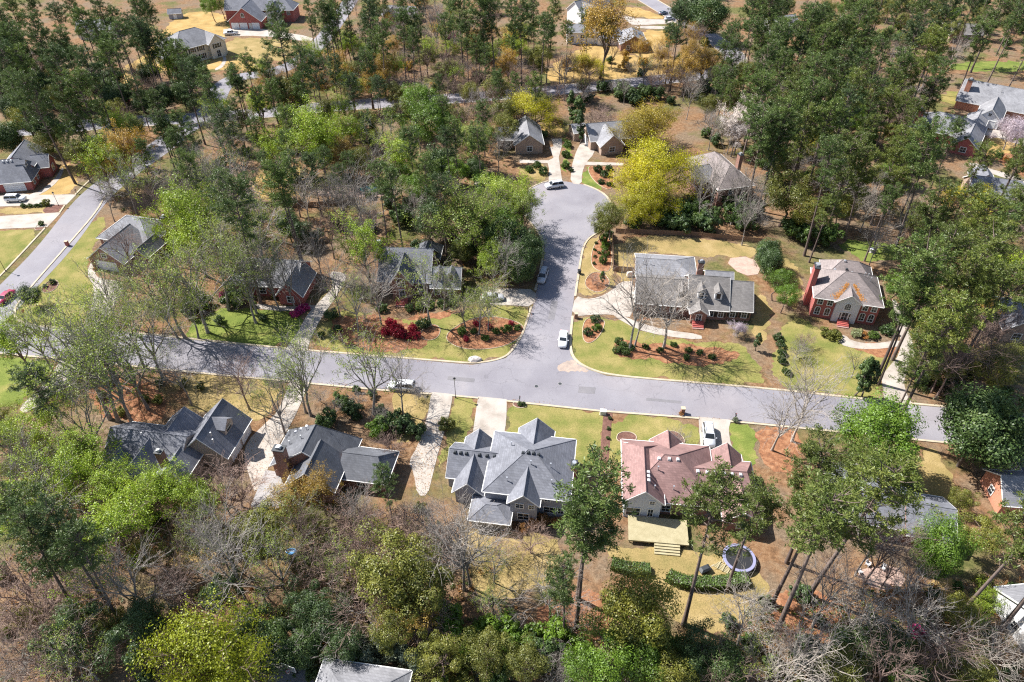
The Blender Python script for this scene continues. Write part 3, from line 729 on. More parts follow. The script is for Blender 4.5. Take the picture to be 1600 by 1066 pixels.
# grey hip roofed house in the middle of the near row
h = House('grey hip roofed house with grey siding and dark roof vents beside the white drive', (0, 71), -8, RF_GREY, SD_GREY, 'grey hip roofed house')
h.wing(-3.4, 9, -4.6, 6.9, 4.9, 3.2, 'x', 'h', 'h'); h.wing(-10, -2, -1.2, 5.3, 3, 2.4, 'x', 'g', 'n'); h.wing(-8.3, -4.5, 2.1, 7.0, 3, 1.9, 'y', 'n', 'g')
h.wing(-8.3, -4.2, -4, 2, 3.02, 2.1, 'y', 'g', 'n'); h.wing(0.4, 5.4, 2, 8.8, 4.6, 2.3, 'y', 'n', 'g'); h.wing(0.6, 4.6, -6.3, -1, 4.92, 1.9, 'y', 'g', 'n')
h.wing(-5.0, 0.5, -8.3, -4.4, 2.5, 0.9, 'x', 'h', 'h')
h.win(2.0, -6.3, 3.9, -90, 1.1, .9); h.win(3.8, -6.3, 3.9, -90, .7, .9); h.win(6.0, -4.6, 3.9, -90, .8, .7); h.win(6.4, -4.6, 1.5, -90, 1.7, 1.3); h.win(8.1, -4.6, 1.5, -90, .8, 1.3); h.win(2.6, -6.3, 1.4, -90, 1.6, 1.4)
h.win(9, 1, 3.4, 0, 1, 1.3); h.win(9, 4, 3.4, 0, 1, 1.3); h.garage(-6.4, 7.0, 90, 3.0)
for x in (-9.3, -8.4, -7.5, -5.4, -4.2, -3.0): h.vent(x, 1.6, DARKP)
for x in (1.6, 2.4, 3.2, 4.0): h.vent(x, .7, DARKP)
for x, y in ((6, -.5), (-.3, -3.3), (6.4, -3), (3.0, -.8), (-.5, 3)): h.vent(x, y, METAL, True)
h.chimney(9.5, 1.6, .9, 1.6, 5.2, BR_ORANGE)

# rose roofed house
h = House('sprawling house with rose shingle roof and white roof vents beside a timber deck', (27, 71), -6, RF_PINK, BR_BROWN, 'rose roofed house')
h.wing(-9.3, 4, -5.5, 5.8, 3.6, 3.7, 'x', 'h', 'h'); h.wing(-9.35, -4, -6.6, 4.5, 4.4, 2.4, 'y', 'g', 'h', wall=SD_BLUE); h.wing(-4.6, -.2, 1, 6.9, 3.2, 2.1, 'y', 'n', 'g')
h.wing(1, 10.4, -4.9, 3.6, 3.0, 2.7, 'x', 'n', 'h', hf=.35); h.wing(4.6, 9.1, 0, 5.3, 3.02, 2.1, 'y', 'n', 'g'); h.wing(5.5, 10.4, -7.5, -2, 2.98, 1.9, 'y', 'g', 'n')
h.win(-8.0, -6.6, 1.5, -90, 2.0, 1.7); h.win(-5.4, -6.6, 1.5, -90, .7, 1.7); h.win(-5.4, -6.6, 3.9, -90, .7, .7); h.win(-3.0, -5.5, 1.5, -90, 1.2, 1.4); h.win(0.4, -5.5, 1.5, -90, 1.6, 1.4); h.win(8, -7.5, 1.5, -90, 1.2, 1.3)
h.garage(6.8, 5.3, 90, 3.6)
for x in (-4.4, -2.9, -1.6): h.vent(x, -.4, SD_WHITE)
for x in (1.6, 3.0, 4.2, 5.5, 6.7, 8.0): h.vent(x, -1.1, SD_WHITE)
for y in (-4.4, -3.6, -2.8): h.vent(-6.1, y, SD_WHITE)
for x, y in ((-4.6, -1.9), (-2.2, -4.2), (-5.2, -5.2)): h.vent(x, y, METAL, True)
dm = MB(); dm.loft([[(-9.9 + r * math.cos(t) * .5, -3 + r * math.cos(t) * .5, 3.9 + r * math.sin(t)) for t in [2 * math.pi * i / 12 for i in range(12)]] for r in (0.02, .3, .42)][::-1]); dm.tube([(-9.6, -2.9, 3.9), (-9.4, -2.8, 3.5)], .04); dm.build('satellite_dish', SD_WHITE, h.e)

# dark grey house of many gables on the left
h = House('dark grey house of many gables with side garage under the leaning trees', (-55, 77), -9, RF_GREY, SD_TAN, 'many gabled house')
h.wing(-10, 3, -3.9, 3.8, 3, 2.9, 'x', 'g', 'n'); h.wing(-3.8, .9, 0, 6.5, 3, 2.1, 'y', 'n', 'g'); h.wing(1.6, 9, -.6, 7.8, 3.02, 3.8, 'y', 'g', 'g'); h.wing(-5.4, -.9, -8.2, 0, 2.98, 2.3, 'y', 'g', 'n'); h.wing(.2, 4.6, -6.5, 0, 3, 1.9, 'y', 'g', 'n')
h.wing(-9.5, -6, -6.5, -1, 2.9, 1.5, 'y', 'g', 'n')
h.dormer(7.9, 3.9, 2.6, 3.2, 0, 1.3, SD_TAN); h.chimney(1.2, -4.6, 1.1, .9, 7.0, BR_BROWN); h.garage(9, 2.2, 0, 3.0); h.garage(9, 5.8, 0, 2.6)
for x, y in ((-4.4, -.7), (6.6, 1), (7.2, .2)): h.vent(x, y, METAL, True)
h.win(-3.2, -8.2, 1.5, -90, 1.5, 1.3); h.win(2.4, -6.5, 1.5, -90, 1.3, 1.3); h.win(-7.8, -6.5, 1.5, -90, 1.2, 1.3); h.win(-10, 0, 1.6, 180, 1.1, 1.3)

# slate coloured house with brick chimney
h = House('slate roofed house with white eaves and a tall brick chimney by the leafy drive', (-31, 75), -9, RF_DARK, BR_BROWN, 'slate roofed house')
h.wing(-6.8, 5.0, -2.8, 4.4, 3, 4.3, 'y', 'g', 'h', hf=.3); h.wing(-2.6, 4.6, -6.6, 0, 3.6, 3.4, 'y', 'g', 'n'); h.wing(4.2, 11.8, -3.2, 2.8, 2.8, 2.0, 'x', 'n', 'h', hf=.6)
h.chimney(-4.3, -3.5, 1.7, 1.2, 7.8, BR_BROWN)
for x in (-5, -3.9, -2.8, -1.8): h.vent(x, 3.2, SD_WHITE)
for x, y in ((-2.4, 2.2), (-2.6, .4), (-4.9, .4)): h.vent(x, y, METAL, True)
h.win(8, -3.2, 1.5, -90, 1.6, 1.3); h.win(1, -6.6, 1.5, -90, 1.6, 1.4); h.win(-3.6, -2.8, 1.6, -90, 1, 1.2); h.win(-6.8, 1, 1.6, 180, 1.2, 1.2)

# brick house with three dormers across the street
h = House('long brick house with white dormers and brick steps behind a bare grey tree', (38, 118), -7, RF_BROWN, BR_BROWN, 'brick dormer house')
h.wing(-1.4, 6.4, -3.4, 7.6, 3, 4.0, 'x', 'g', 'g'); h.wing(6.4, 11.2, -3.1, 7.0, 3, 3.4, 'x', 'n', 'g'); h.wing(-12, -1.4, -3.0, 7, 3, 2.7, 'x', 'g', 'n'); h.wing(-11.9, .6, 6.5, 15, 3.02, 1.7, 'x', 'g', 'h', roof=RF_LIGHT); h.wing(-.9, 2.1, -5.2, -2, 2.9, 1.0, 'y', 'g', 'n')
h.wing(3, 8.5, 7, 10.5, 2.8, 1.2, 'x', 'g', 'g', roof=RF_LIGHT)
for x in (-2.9, .9, 4.3): h.dormer(x, -1.9, 1.45, 3.2)
for x in (3.2, 5.2, 7.6, 9.9): h.win(x, -3.4 if x < 6 else -3.1, 1.7, -90, .95, 1.7, shut=BLACK)
for x in (-10, -7.5, -4.5): h.win(x, -3.0, 1.6, -90, 1.1, 1.5)
h.win(.6, -5.2, 1.3, -90, 1.0, 2.0, door=DARKP); h.steps(.6, -5.3, 2.2, 5); h.chimney(.9, 5.2, 1.2, .9, 8.2, BR_BROWN); h.win(11.2, 1.5, 1.6, 0, 1, 1.5); h.garage(-12, 2, 180, 4.8)
for x, y in ((-10.6, 9.3), (-9, 9.3)): h.vent(x, y, METAL, True)

# red brick two storey house
h = House('red brick two storey house with pale arched entrance and pine straw on the roof', (68, 117), -15, RF_TAN, BR_RED, 'red brick house')
h.wing(-5.6, 6.8, -3.2, 7.2, 5.3, 3.4, 'x', 'h', 'h'); h.wing(-3.2, 6.4, 6, 12.4, 4.4, 2.6, 'x', 'h', 'h'); h.wing(-1.5, 3.0, -3.75, 0.5, 5.25, 1.7, 'y', 'g', 'n', wall=STUCCO)
for x in (-4.5, -2.6, 4.1, 5.8):
    h.win(x, -3.2, 4.0, -90, .9, 1.25); h.win(x, -3.2, 1.45, -90, .9, 1.2, arch=True)
h.win(.75, -3.75, 3.7, -90, 1.1, .8, arch=True, mull=2); h.win(.75, -3.75, 1.55, -90, 1.1, 2.0, door=DARKP); h.win(-.15, -3.75, 1.5, -90, .25, 1.9, mull=0); h.win(1.65, -3.75, 1.5, -90, .25, 1.9, mull=0)
h.steps(.75, -3.86, 2.2, 5); h.chimney(-6.15, 1.6, 1.0, 2.3, 9.2, BR_RED); h.win(-5.6, 5, 1.6, 180, 1, 1.4); h.win(6.8, 2, 1.6, 0, 1, 1.4)
for x, y in ((-2, 4.4), (1, 7.6), (2, 6.6), (.5, 9), (4.5, 4), (5, 3.2), (3.6, 3.3)): h.vent(x, y, METAL if x != 1 else DARKP, x > 3)
rs = random.Random(4); m = MB()
for i in range(520):                                  # needles caught in the two valleys beside the entrance gable
    sx = rs.choice((-1, 1)); t = rs.random() ** .8
    x = .75 + sx * (2.2 * (1 - t) * .9 + .35 + abs(rs.gauss(0, .42)) * (1.2 - t * .5)); y = -3.3 + 3.0 * t + rs.gauss(0, .16)
    z = h.zroof(x, y) + .05; a = rs.uniform(0, 3.14); r = rs.uniform(.07, .17); dx, dy = r * math.cos(a), r * math.sin(a)
    q = [(x - dx, y - dy), (x + dy * .5, y - dx * .5), (x + dx, y + dy), (x - dy * .5, y + dx * .5)]
    m.quad(*[(u, v, h.zroof(u, v) + .05) for u, v in q])
m.build('pine_straw', STRAWR, h.e)['kind'] = 'stuff'

# steep roofed brick house among trees
h = House('steep roofed brick house with tall arched entry gable and brick steps among trees', (-22, 125), -3, RF_DARK, BR_BROWN, 'steep roofed brick house')
h.wing(-6.3, 4.6, -2, 9.2, 3.8, 4.4, 'x', 'g', 'g', roof=RF_GREY); h.wing(-3, 1, -4.5, 2, 5.2, 3.0, 'y', 'g', 'n'); h.wing(4.6, 11, -2.8, 4, 3, 2.6, 'x', 'n', 'g', roof=RF_GREY); h.wing(0, 5, 8, 13.5, 3, 2.6, 'y', 'n', 'h')
h.win(-1, -4.5, 4.4, -90, 1.5, 1.2, arch=True, mull=2); h.win(-1, -4.5, 1.9, -90, 1.1, 2.1, door=DARKP); h.steps(-1, -4.6, 2.4, 6)
h.dormer(6.6, -1.8, 1.4, 2.6); h.dormer(9.2, -1.8, 1.4, 2.6)
for x in (-5, 2.8): h.win(x, -2, 1.7, -90, 1.1, 1.6)
for x in (6.2, 9): h.win(x, -2.8, 1.6, -90, 1.1, 1.4)
h.chimney(-6.8, 4, 1, 1.6, 9, BR_BROWN)

# corner house on the left street
h = House('brick corner house with grey roof and white garage beside the sloping lawn', (-89, 138), -14, RF_LIGHT, BR_BROWN, 'brick corner house')
h.wing(-8, 5.6, 1.5, 11.5, 3.3, 3.2, 'x', 'h', 'h'); h.wing(-4.6, 4.2, -6.2, 4, 3.0, 3.3, 'y', 'g', 'n'); h.wing(4.2, 7.5, -2.6, 4, 2.9, 1.7, 'y', 'g', 'n')
h.garage(-.4, -6.2, -90, 4.9); h.win(-.2, -6.2, 4.0, -90, 1.2, 1.0); h.win(-6.4, 1.5, 1.6, -90, 1, 1.4); h.win(5.8, -2.6, 1.5, -90, 1.1, 1.4); h.vent(2, 8, METAL, True); h.chimney(6, 8, 1, 1.2, 6.6, BR_BROWN)

# brick house at the left edge
h = House('brick house with charcoal roof, dormer and white garage door past the street', (-132, 173), 12, RF_GREY, BR_RED, 'charcoal roofed house')
h.wing(-12, 3.6, -3.6, 6, 3, 4.0, 'x', 'g', 'h', hf=.5); h.wing(-4.5, 3.2, 2, 13, 4.4, 2.8, 'y', 'n', 'g'); h.wing(2, 6.4, 3.5, 8.5, 3.4, 2.2, 'x', 'n', 'g')
h.garage(-.6, -3.6, -90, 4.8); h.dormer(2.6, .6, 1.6, 2.4, 0, 1.3); h.win(3.6, -1.6, 1.6, 0, 1.0, 1.5); h.win(3.6, 1.4, 1.6, 0, 1.0, 1.5); h.win(6.4, 6, 1.8, 0, 1.6, 1.5); h.win(3.2, 10.5, 3.2, 0, 1, 1.4); h.garage(-7, -3.6, -90, 4.2)
for x in (-2.6, -1.6, -.6): h.vent(x, .8, SD_WHITE)

# far left: cream two storey house
h = House('cream two storey house with broad grey hip roof on a straw coloured lawn', (-120, 277), 50, RF_LIGHT, SD_CREAM, 'cream two storey house')
h.wing(-9.5, 8, -4.5, 7.5, 5.4, 3.6, 'x', 'h', 'h'); h.wing(-12.5, -7, -4, 5, 3.2, 2.2, 'x', 'h', 'n'); h.wing(1.5, 6.5, -6, 0, 5.4, 2.4, 'y', 'g', 'n')
for x in (-7, -4, -1): h.win(x, -4.5, 4.0, -90, 1.3, 1.4, shut=BLACK); h.win(x, -4.5, 1.5, -90, 1.3, 1.5, shut=BLACK)
h.win(4, -6, 4.0, -90, 1.8, 1.4, shut=BLACK); h.win(4, -6, 1.4, -90, 1.3, 2.1, door=DARKP); h.win(8, 1, 4, 0, 1.2, 1.4); h.win(8, 1, 1.5, 0, 1.2, 1.4); h.vent(-4, -1.5, METAL, True); h.e.scale = (1.16, 1.16, 1.1)
h = House('large brick house whose front gable holds three white garage doors', (-112, 313), 0, RF_GREY, BR_RED, 'three garage brick house')
h.wing(-6.6, 6.6, -1, 12, 3.4, 5.0, 'y', 'g', 'n'); h.wing(-11, 18, 9, 19, 5.2, 4.0, 'x', 'g', 'h'); h.wing(8, 13, 4, 12, 5.2, 2.6, 'y', 'g', 'n', wall=SD_CREAM)
for x in (-4.3, -.8, 4.3): h.garage(x, -1, -90, 2.9, 2.3)
h.win(2.0, -1, 1.2, -90, .8, 1.9, door=SD_CREAM); h.win(-.4, -1, 5.0, -90, 1.2, .9, arch=True); h.win(10.5, 4, 3.9, -90, 1.4, 1.3); h.win(10.5, 4, 1.5, -90, 1.4, 1.3); h.win(16, 9, 3.6, -90, 1.2, 1.3)
# top centre
h = House('low white house with grey roof and a brick gabled wing behind the back road', (35, 290), 0, RF_LIGHT, SD_WHITE, 'white and brick house')
h.wing(-13, 0, 1.8, 8.4, 4.8, 2.0, 'x', 'g', 'n'); h.wing(7.2, 17.4, -7.5, 8, 3, 3.1, 'y', 'g', 'h', wall=BR_BROWN); h.wing(-1, 8, .5, 7.5, 3.2, 2.4, 'x', 'n', 'n')
h.win(-13, 5, 3, 180, 1, 1.2); h.win(-11, 1.8, 2, -90, 1.0, 2.2, door=DARKP); h.win(-7, 1.8, 3, -90, 1.6, 1.2); h.win(-3, 1.8, 3, -90, 1.2, 1.2); h.win(2, .5, 1.6, -90, 1.4, 1.4); h.win(10, -7.5, 1.6, -90, 1.2, 1.3); h.win(14, -7.5, 1.6, -90, 1.2, 1.3)
m = MB(); zz = h.zroof(15, 0); m.box(14.4, 15.6, -1.6, .9, zz - .1, zz + .25); m.build('skylight', GLASS, h.e)
h = House('white house with steep grey gables at the end of the far lane', (34, 326), 38, RF_LIGHT, SD_WHITE, 'steep white house')
h.wing(-9, 9, -4, 5, 5, 3.6, 'x', 'g', 'g'); h.wing(-8, -3, -7, 0, 5, 3, 'y', 'g', 'n'); h.wing(3, 8, -6.5, 0, 3.2, 2.4, 'y', 'g', 'n')
for x in (-5.5, 5.5): h.win(x, -7 if x < 0 else -6.5, 1.6, -90, 1.4, 1.4)
h.win(-5.5, -7, 4.3, -90, 1.2, 1.3); h.win(0, -4, 3.8, -90, 1.1, 1.3); h.win(0, -4, 1.4, -90, 1.0, 2.0, door=DARKP)
# either side of the court
h = House('small brick house almost hidden by a lime tree left of the twin drives', (4.6, 199), 4, RF_LIGHT, BR_TAN, 'hidden brick house')
h.wing(-4, 3.8, -7, 6.5, 3.2, 2.8, 'y', 'g', 'g'); h.wing(-9, -3, -3, 4, 3, 2.2, 'x', 'g', 'n'); h.garage(3.8, -3, 0, 2.8); h.garage(3.8, .8, 0, 2.8); h.win(0, -7, 1.6, -90, 1.4, 1.4); h.win(-6, -3, 1.5, -90, 1.4, 1.3)
h = House('grey roofed brick house with side garage right of the twin drives', (30, 200), 12, RF_LIGHT, BR_TAN, 'twin drive brick house')
h.wing(-8, 10, -4, 6, 3.1, 3.0, 'x', 'g', 'g'); h.wing(-6, .5, -8, 0, 3.05, 3.0, 'y', 'g', 'n'); h.garage(-8, 1, 180, 4.6); h.win(-2.8, -8, 1.6, -90, 1.6, 1.4); h.win(4, -4, 1.6, -90, 1.2, 1.4); h.win(7, -4, 1.6, -90, 1.2, 1.4); h.wing(-11, -7, 3, 9, 2.8, 1.4, 'x', 'g', 'n')
h = House('tall brick house with pale hip roof behind bare trees and shrubs', (55, 169), 15, RF_LIGHT, BR_BROWN, 'pale roofed brick house')
h.wing(-4.6, 5, -7, 11, 5.3, 3.3, 'y', 'h', 'h', roof=RF_TAN); h.wing(-8, -3, -2, 6, 5.2, 2.2, 'x', 'g', 'n')
for y in (-5, 8): h.win(-4.6, y, 3.9, 180, 1.2, 1.5); h.win(-4.6, y, 1.5, 180, 1.2, 1.6)
h.win(-1, -7, 3.9, -90, 1.1, 1.4); h.win(2.5, -7, 3.9, -90, 1.1, 1.4); h.win(0.8, -7, 1.5, -90, 1.6, 1.5); h.chimney(5.5, 2, 1, 1.4, 9, BR_BROWN)
# right edge
h = House('rambling grey roofed house with white gabled garage and red brick chimney', (133, 204), -35, RF_LIGHT, BR_RED, 'white garage house')
h.wing(-11, 8, -6, 6, 3, 3.6, 'x', 'h', 'h'); h.wing(2, 8.2, -12, 0, 3.02, 2.4, 'y', 'g', 'n'); h.wing(4.5, 11, 13.6, 26, 3.05, 2.9, 'y', 'g', 'n', wall=SD_WHITE); h.wing(-3, 22, 25, 40, 3, 4.4, 'x', 'g', 'g', wall=BR_ORANGE); h.wing(2.5, 7.5, 4, 16, 2.7, 1.4, 'y', 'n', 'n', wall=SD_WHITE)
h.garage(7.75, 13.6, -90, 4.4); h.win(7.75, 13.6, 4.1, -90, .8, .8); h.chimney(-9.6, -4.6, 1.8, 1.4, 7.6, BR_RED); h.chimney(-1.5, 29, 1.5, 1.8, 8.4, BR_ORANGE); h.win(5, -12, 1.6, -90, 1.5, 1.4); h.win(8.2, -6, 1.5, 0, 1.2, 1.4)
for x, y in ((-5, -2), (2, 3), (8, 30), (14, 33)): h.vent(x, y, METAL, True)
h = House('house with plain grey blue roof beside the straw lawn at the wood edge', (125, 166), -18, RF_GREY, BR_TAN, 'grey blue roofed house')
h.wing(-6, 7.5, -5.5, 4, 3, 2.9, 'x', 'g', 'h', hf=.4); h.wing(-4, 1.2, 2, 8.6, 3.02, 2.3, 'y', 'n', 'g'); h.win(0, -5.5, 1.5, -90, 1.4, 1.4); h.win(4, -5.5, 1.5, -90, 1.2, 1.4)
for x, y in ((-2, 5.4), (-1.2, 6.4)): h.vent(x, y, DARKP)
h = House('grey roofed house half covered by pines beside a shaded dark car', (58, 67), -12, RF_GREY, BR_BROWN, 'pine covered grey house')
h.wing(-9, .7, -5.6, 5.2, 3, 3.1, 'x', 'h', 'g'); h.wing(.7, 7.3, -6.4, 1.1, 2.98, 2.2, 'x', 'n', 'g'); h.vent(-2.2, -1.6, METAL); h.vent(-1.6, -1.8, DARKP); h.win(4, -6.4, 1.5, -90, 1.6, 1.4); h.win(-3, -5.6, 1.5, -90, 1.6, 1.4); h.win(7.3, -3, 1.6, 0, 1, 1.3); h.garage(.7, 2.8, 0, 2.6)
h = House('orange brick house with grey gable roof below the magnolia', (77, 69), -5, RF_LIGHT, BR_ORANGE, 'orange brick house')
h.wing(-2.2, 12, -3.4, 2.9, 3, 2.5, 'x', 'g', 'g'); h.wing(4, 9, 0, 6.5, 3.02, 2.0, 'y', 'n', 'g', wall=SD_WHITE); h.win(2, -3.4, 1.5, -90, 1.4, 1.3); h.win(-2.2, 0, 1.6, 180, 1, 1.3)
h = House('pale hip roofed house beside the basketball hoop', (-18.4, 36), -8, RF_LIGHT, BR_TAN, 'hoop house')
h.wing(-5.3, 5, -5, 4.6, 3.5, 2.1, 'x', 'h', 'h'); h.win(0, 4.6, 1.5, 90, 1.4, 1.3); h.win(-5.3, 0, 1.5, 180, 1.2, 1.3)
h = House('grey roofed house beyond the pine by the leaf strewn drive', (-98, 82), -8, RF_GREY, BR_BROWN, 'leafy drive house')
h.wing(-9, 6.5, -4.5, 4, 3, 2.6, 'x', 'g', 'g'); h.wing(-4, 2, -8, 0, 3.02, 2.2, 'y', 'g', 'n'); h.win(4, -4.5, 1.5, -90, 1.3, 1.3); h.win(-1, -8, 1.5, -90, 1.3, 1.3); h.win(6.5, 0, 1.5, 0, 1, 1.3)
h = House('brick house with grey gables deep among bare and budding trees', (-50, 125), -6, RF_LIGHT, BR_RED, 'tree screened brick house')
h.wing(-10, 4.5, -3, 6.5, 3.2, 3.2, 'x', 'h', 'g'); h.wing(1.5, 6.5, -5.5, 3, 3.05, 2.9, 'y', 'g', 'g'); h.win(4, -5.5, 1.5, -90, 1.3, 1.4); h.win(-3, -3, 1.5, -90, 1.3, 1.4); h.win(-7, -3, 1.5, -90, 1.3, 1.4); h.dormer(-4, -1.6, 1.4, 2.6)
# roofs glimpsed between the far pines
for lab, px, py, rot, rf, wl, sh in (('white gabled house glimpsed through the far pine wood', 1218, 36, 20, RF_LIGHT, SD_WHITE, 'glimpsed white house'), ('brown roofed house in deep shade under tall pines', 1502, 48, -12, RF_BROWN, BR_TAN, 'shaded brown house'), ('pale grey roofed house behind the left pine wood', 152, 42, 8, RF_LIGHT, SD_CREAM, 'pine wood house'), ('grey house beyond the branching lane', 625, 20, -10, RF_LIGHT, SD_CREAM, 'lane end house'), ('pale grey house at the right edge of the wood', 1604, 490, -14, RF_GREY, BR_TAN, 'wood edge house'), ('white walled house beside the leaning pines', 1672, 962, 6, RF_LIGHT, SD_WHITE, 'white walled house')):
    h = House(lab, G(px, py, 3), rot, rf, wl, sh)
    h.wing(-7, 7, -4, 4.5, 3.2, 2.6, 'x', 'g', 'g'); h.wing(-5.5, -.5, -6.5, 0, 3.22, 2.2, 'y', 'g', 'n')
    for x in (1.5, 4.5): h.win(x, -4, 1.6, -90, 1.2, 1.4)
    h.win(-3, -6.5, 1.6, -90, 1.4, 1.4); h.win(-7, 0, 1.6, 180, 1, 1.3)
h = House('small grey garden shed beside the straw lawn', G(276, 28), 10, RF_GREY, SD_GREY, None, 'shed', 'garden_shed')
h.wing(-2.6, 2.6, -1.8, 1.8, 2.4, 1.4, 'x', 'g', 'g', ov=.25); h.win(0, -1.8, 1.05, -90, 1.2, 1.9, door=SD_WHITE)

# timber deck behind the rose roofed house
dk = thing('wooden_deck', 'yellow timber deck with steps behind the rose roofed house', 'deck', (27, 71, 0), R(-6))
m = MB()
for i in range(28): m.box(-8.7, .1, -11.3 + .155 * i, -11.3 + .155 * i + .143, .86, .9)
m.build('decking', WOOD, dk)
for x in (-8.5, -5.6, -2.8, -.1):
    for y in (-11.1, -7.2): MB().box(x - .07, x + .07, y - .07, y + .07, 0, .855).build('post', WOOD, dk)
MB().box(-8.7, .1, -11.345, -11.31, .62, .89).build('rim_board', WOOD, dk)
for i in range(4): MB().box(-4.9, -1.2, -11.36 - .36 * (i + 1), -11.36 - .36 * i, 0, .9 - .18 * (i + 1)).build('step', WOOD, dk)
BLOCKED.append([G(978, 800), G(1080, 800), G(1080, 870), G(975, 865)])

# ------------------------------------------------------------------ trees: prototypes
rng = np.random.default_rng(11)
def np_mesh(name, V, F, mat, smooth=False):
    me = bpy.data.meshes.new(name)
    me.vertices.add(len(V)); me.vertices.foreach_set('co', np.ascontiguousarray(V, dtype=np.float32).ravel())
    k = F.shape[1]
    me.loops.add(F.size); me.loops.foreach_set('vertex_index', np.ascontiguousarray(F, dtype=np.int32).ravel())
    me.polygons.add(len(F)); me.polygons.foreach_set('loop_start', np.arange(0, F.size, k, dtype=np.int32))
    me.update(calc_edges=True)
    if smooth: me.polygons.foreach_set('use_smooth', np.ones(len(F), dtype=bool))
    me.materials.append(mat)
    return me
def unit(v): return v / np.maximum(np.linalg.norm(v, axis=-1, keepdims=True), 1e-9)
def tubes(segs, sides):
    """segs: rows of p0(3) p1(3) r0 r1"""
    S = np.array(segs, dtype=float); n = len(S)
    p0, p1, r0, r1 = S[:, :3], S[:, 3:6], S[:, 6], S[:, 7]
    d = unit(p1 - p0); ref = np.where(np.abs(d[:, 2:3]) > 0.9, [[1., 0, 0]], [[0, 0, 1.]])
    a = unit(np.cross(d, ref)); b = np.cross(d, a)
    t = np.linspace(0, 2 * np.pi, sides, endpoint=False)
    ring = a[:, None] * np.cos(t)[None, :, None] + b[:, None] * np.sin(t)[None, :, None]
    V = np.concatenate([p0[:, None] + ring * r0[:, None, None], p1[:, None] + ring * r1[:, None, None]], 1)
    j = np.arange(sides); f = np.stack([j, (j + 1) % sides, sides + (j + 1) % sides, sides + j], 1)
    F = (f[None] + (np.arange(n) * 2 * sides)[:, None, None]).reshape(-1, 4)
    return V.reshape(-1, 3), F
def leaves(c, nrm, size, asp=0.62):
    """one folded diamond for each leaf cluster"""
    n = len(c); nrm = unit(nrm)
    t = unit(np.cross(nrm, rng.normal(size=(n, 3)))); b = np.cross(nrm, t)
    s = size[:, None]
    V = np.stack([c - t * s, c - b * s * asp + nrm * s * .12, c + t * s, c + b * s * asp + nrm * s * .12], 1).reshape(-1, 3)
    return V, np.arange(4 * n).reshape(n, 4)
def rand_dir(n): return unit(rng.normal(size=(n, 3)))

def grow(segs, tips, p, d, L, r, lev, maxlev, nch, ang, up, thin):
    k = 3 if lev < 2 else 2
    pts = [np.array(p)]
    d = np.array(d, float)
    for i in range(k):
        d = unit(d + rng.normal(size=3) * (0.10 + .05 * lev) + np.array([0, 0, up]))
        q = pts[-1] + d * L / k
        r1 = max(r * (1 - .45 * (i + 1) / k), thin)
        segs[min(lev, 2)].append([*pts[-1], *q, max(r * (1 - .45 * i / k), thin), r1])
        pts.append(q)
    if lev == maxlev: tips.append((*pts[-1], *d)); tips.append((*pts[-2], *d)); return
    for c in range(nch[lev]):
        f = rng.uniform(.3, 1.0) if c else 1.0
        i = min(int(f * k), k - 1); base = pts[i] + (pts[i + 1] - pts[i]) * (f * k - i)
        ax = unit(np.cross(d, rng.normal(size=3)))
        a = R(rng.uniform(*ang)) * (0.5 if c == 0 else 1)
        nd_ = d * math.cos(a) + ax * math.sin(a)
        grow(segs, tips, base, nd_, L * rng.uniform(.52, .78), r * .5, lev + 1, maxlev, nch, ang, up, thin)
def decid(h, spread, maxlev=4, nch=(6, 4, 4, 3), thin=.018, trunk=.34, r=.30, up=.06, ang=(22, 58)):
    segs = [[], [], []]; tips = []
    z = h * trunk
    p = np.zeros(3); d = np.array([rng.normal() * .05, rng.normal() * .05, 1.]); n = 4
    for i in range(n):
        q = p + unit(d) * z / n; segs[0].append([*p, *q, r * (1.25 if i == 0 else 1 - .1 * i), r * (1 - .1 * (i + 1))]); p = q; d = d + rng.normal(size=3) * .05
    for c in range(nch[0]):
        a = 2 * math.pi * (c + rng.uniform(-.3, .3)) / nch[0]; t = R(rng.uniform(14, 46)) * spread
        dd = np.array([math.sin(t) * math.cos(a), math.sin(t) * math.sin(a), math.cos(t)])
        if c == 0: dd = np.array([.05, .05, 1.])
        st = p * rng.uniform(.72, 1.0)
        grow(segs, tips, st, dd, h * rng.uniform(.28, .36), r * .55, 1, maxlev, nch, ang, up, thin)
    return segs, np.array(tips)
PROTO = {}
def add_proto(kind, trunk_me, crown_me): PROTO.setdefault(kind, []).append((trunk_me, crown_me))

def proto_decid(kind, n, leafmat, bark, h, spread, frac, per, size, blob, maxlev=4, nch=(6, 4, 4, 3), thin=.018, r=.3, trunk=.34):
    for v in range(n):
        segs, tips = decid(h, spread, maxlev, nch, thin, trunk, r)
        V, F = tubes(segs[0] + segs[1], 6)
        tm = np_mesh(kind + '_trunk', V, F, BK[bark], True)
        V, F = tubes(segs[2], 3)
        if frac > 0:
            sel = tips[rng.random(len(tips)) < frac]
            c = np.repeat(sel[:, :3], per, 0); c = c + rng.normal(size=c.shape) * blob
            ctr = np.array([0, 0, h * .6]); nr = unit(c - ctr) + rand_dir(len(c)) * .9 + np.array([0, 0, .3])
            LV, LFc = leaves(c, nr, rng.uniform(.6, 1.25, len(c)) * size)
            me = np_mesh(kind + '_crown', np.concatenate([V, LV]), np.concatenate([F, LFc + len(V)]), BK[bark])
            me.materials.append(LF[leafmat])
            mi = np.zeros(len(F) + len(LFc), dtype=np.int32); mi[len(F):] = 1
            me.polygons.foreach_set('material_index', mi)
        else: me = np_mesh(kind + '_crown', V, F, BK[bark])
        add_proto(kind, tm, me)
proto_decid('bare', 4, None, 'grey', 20, 1.0, 0, 0, 0, 0, thin=.018, nch=(6, 5, 4, 4), r=.26)
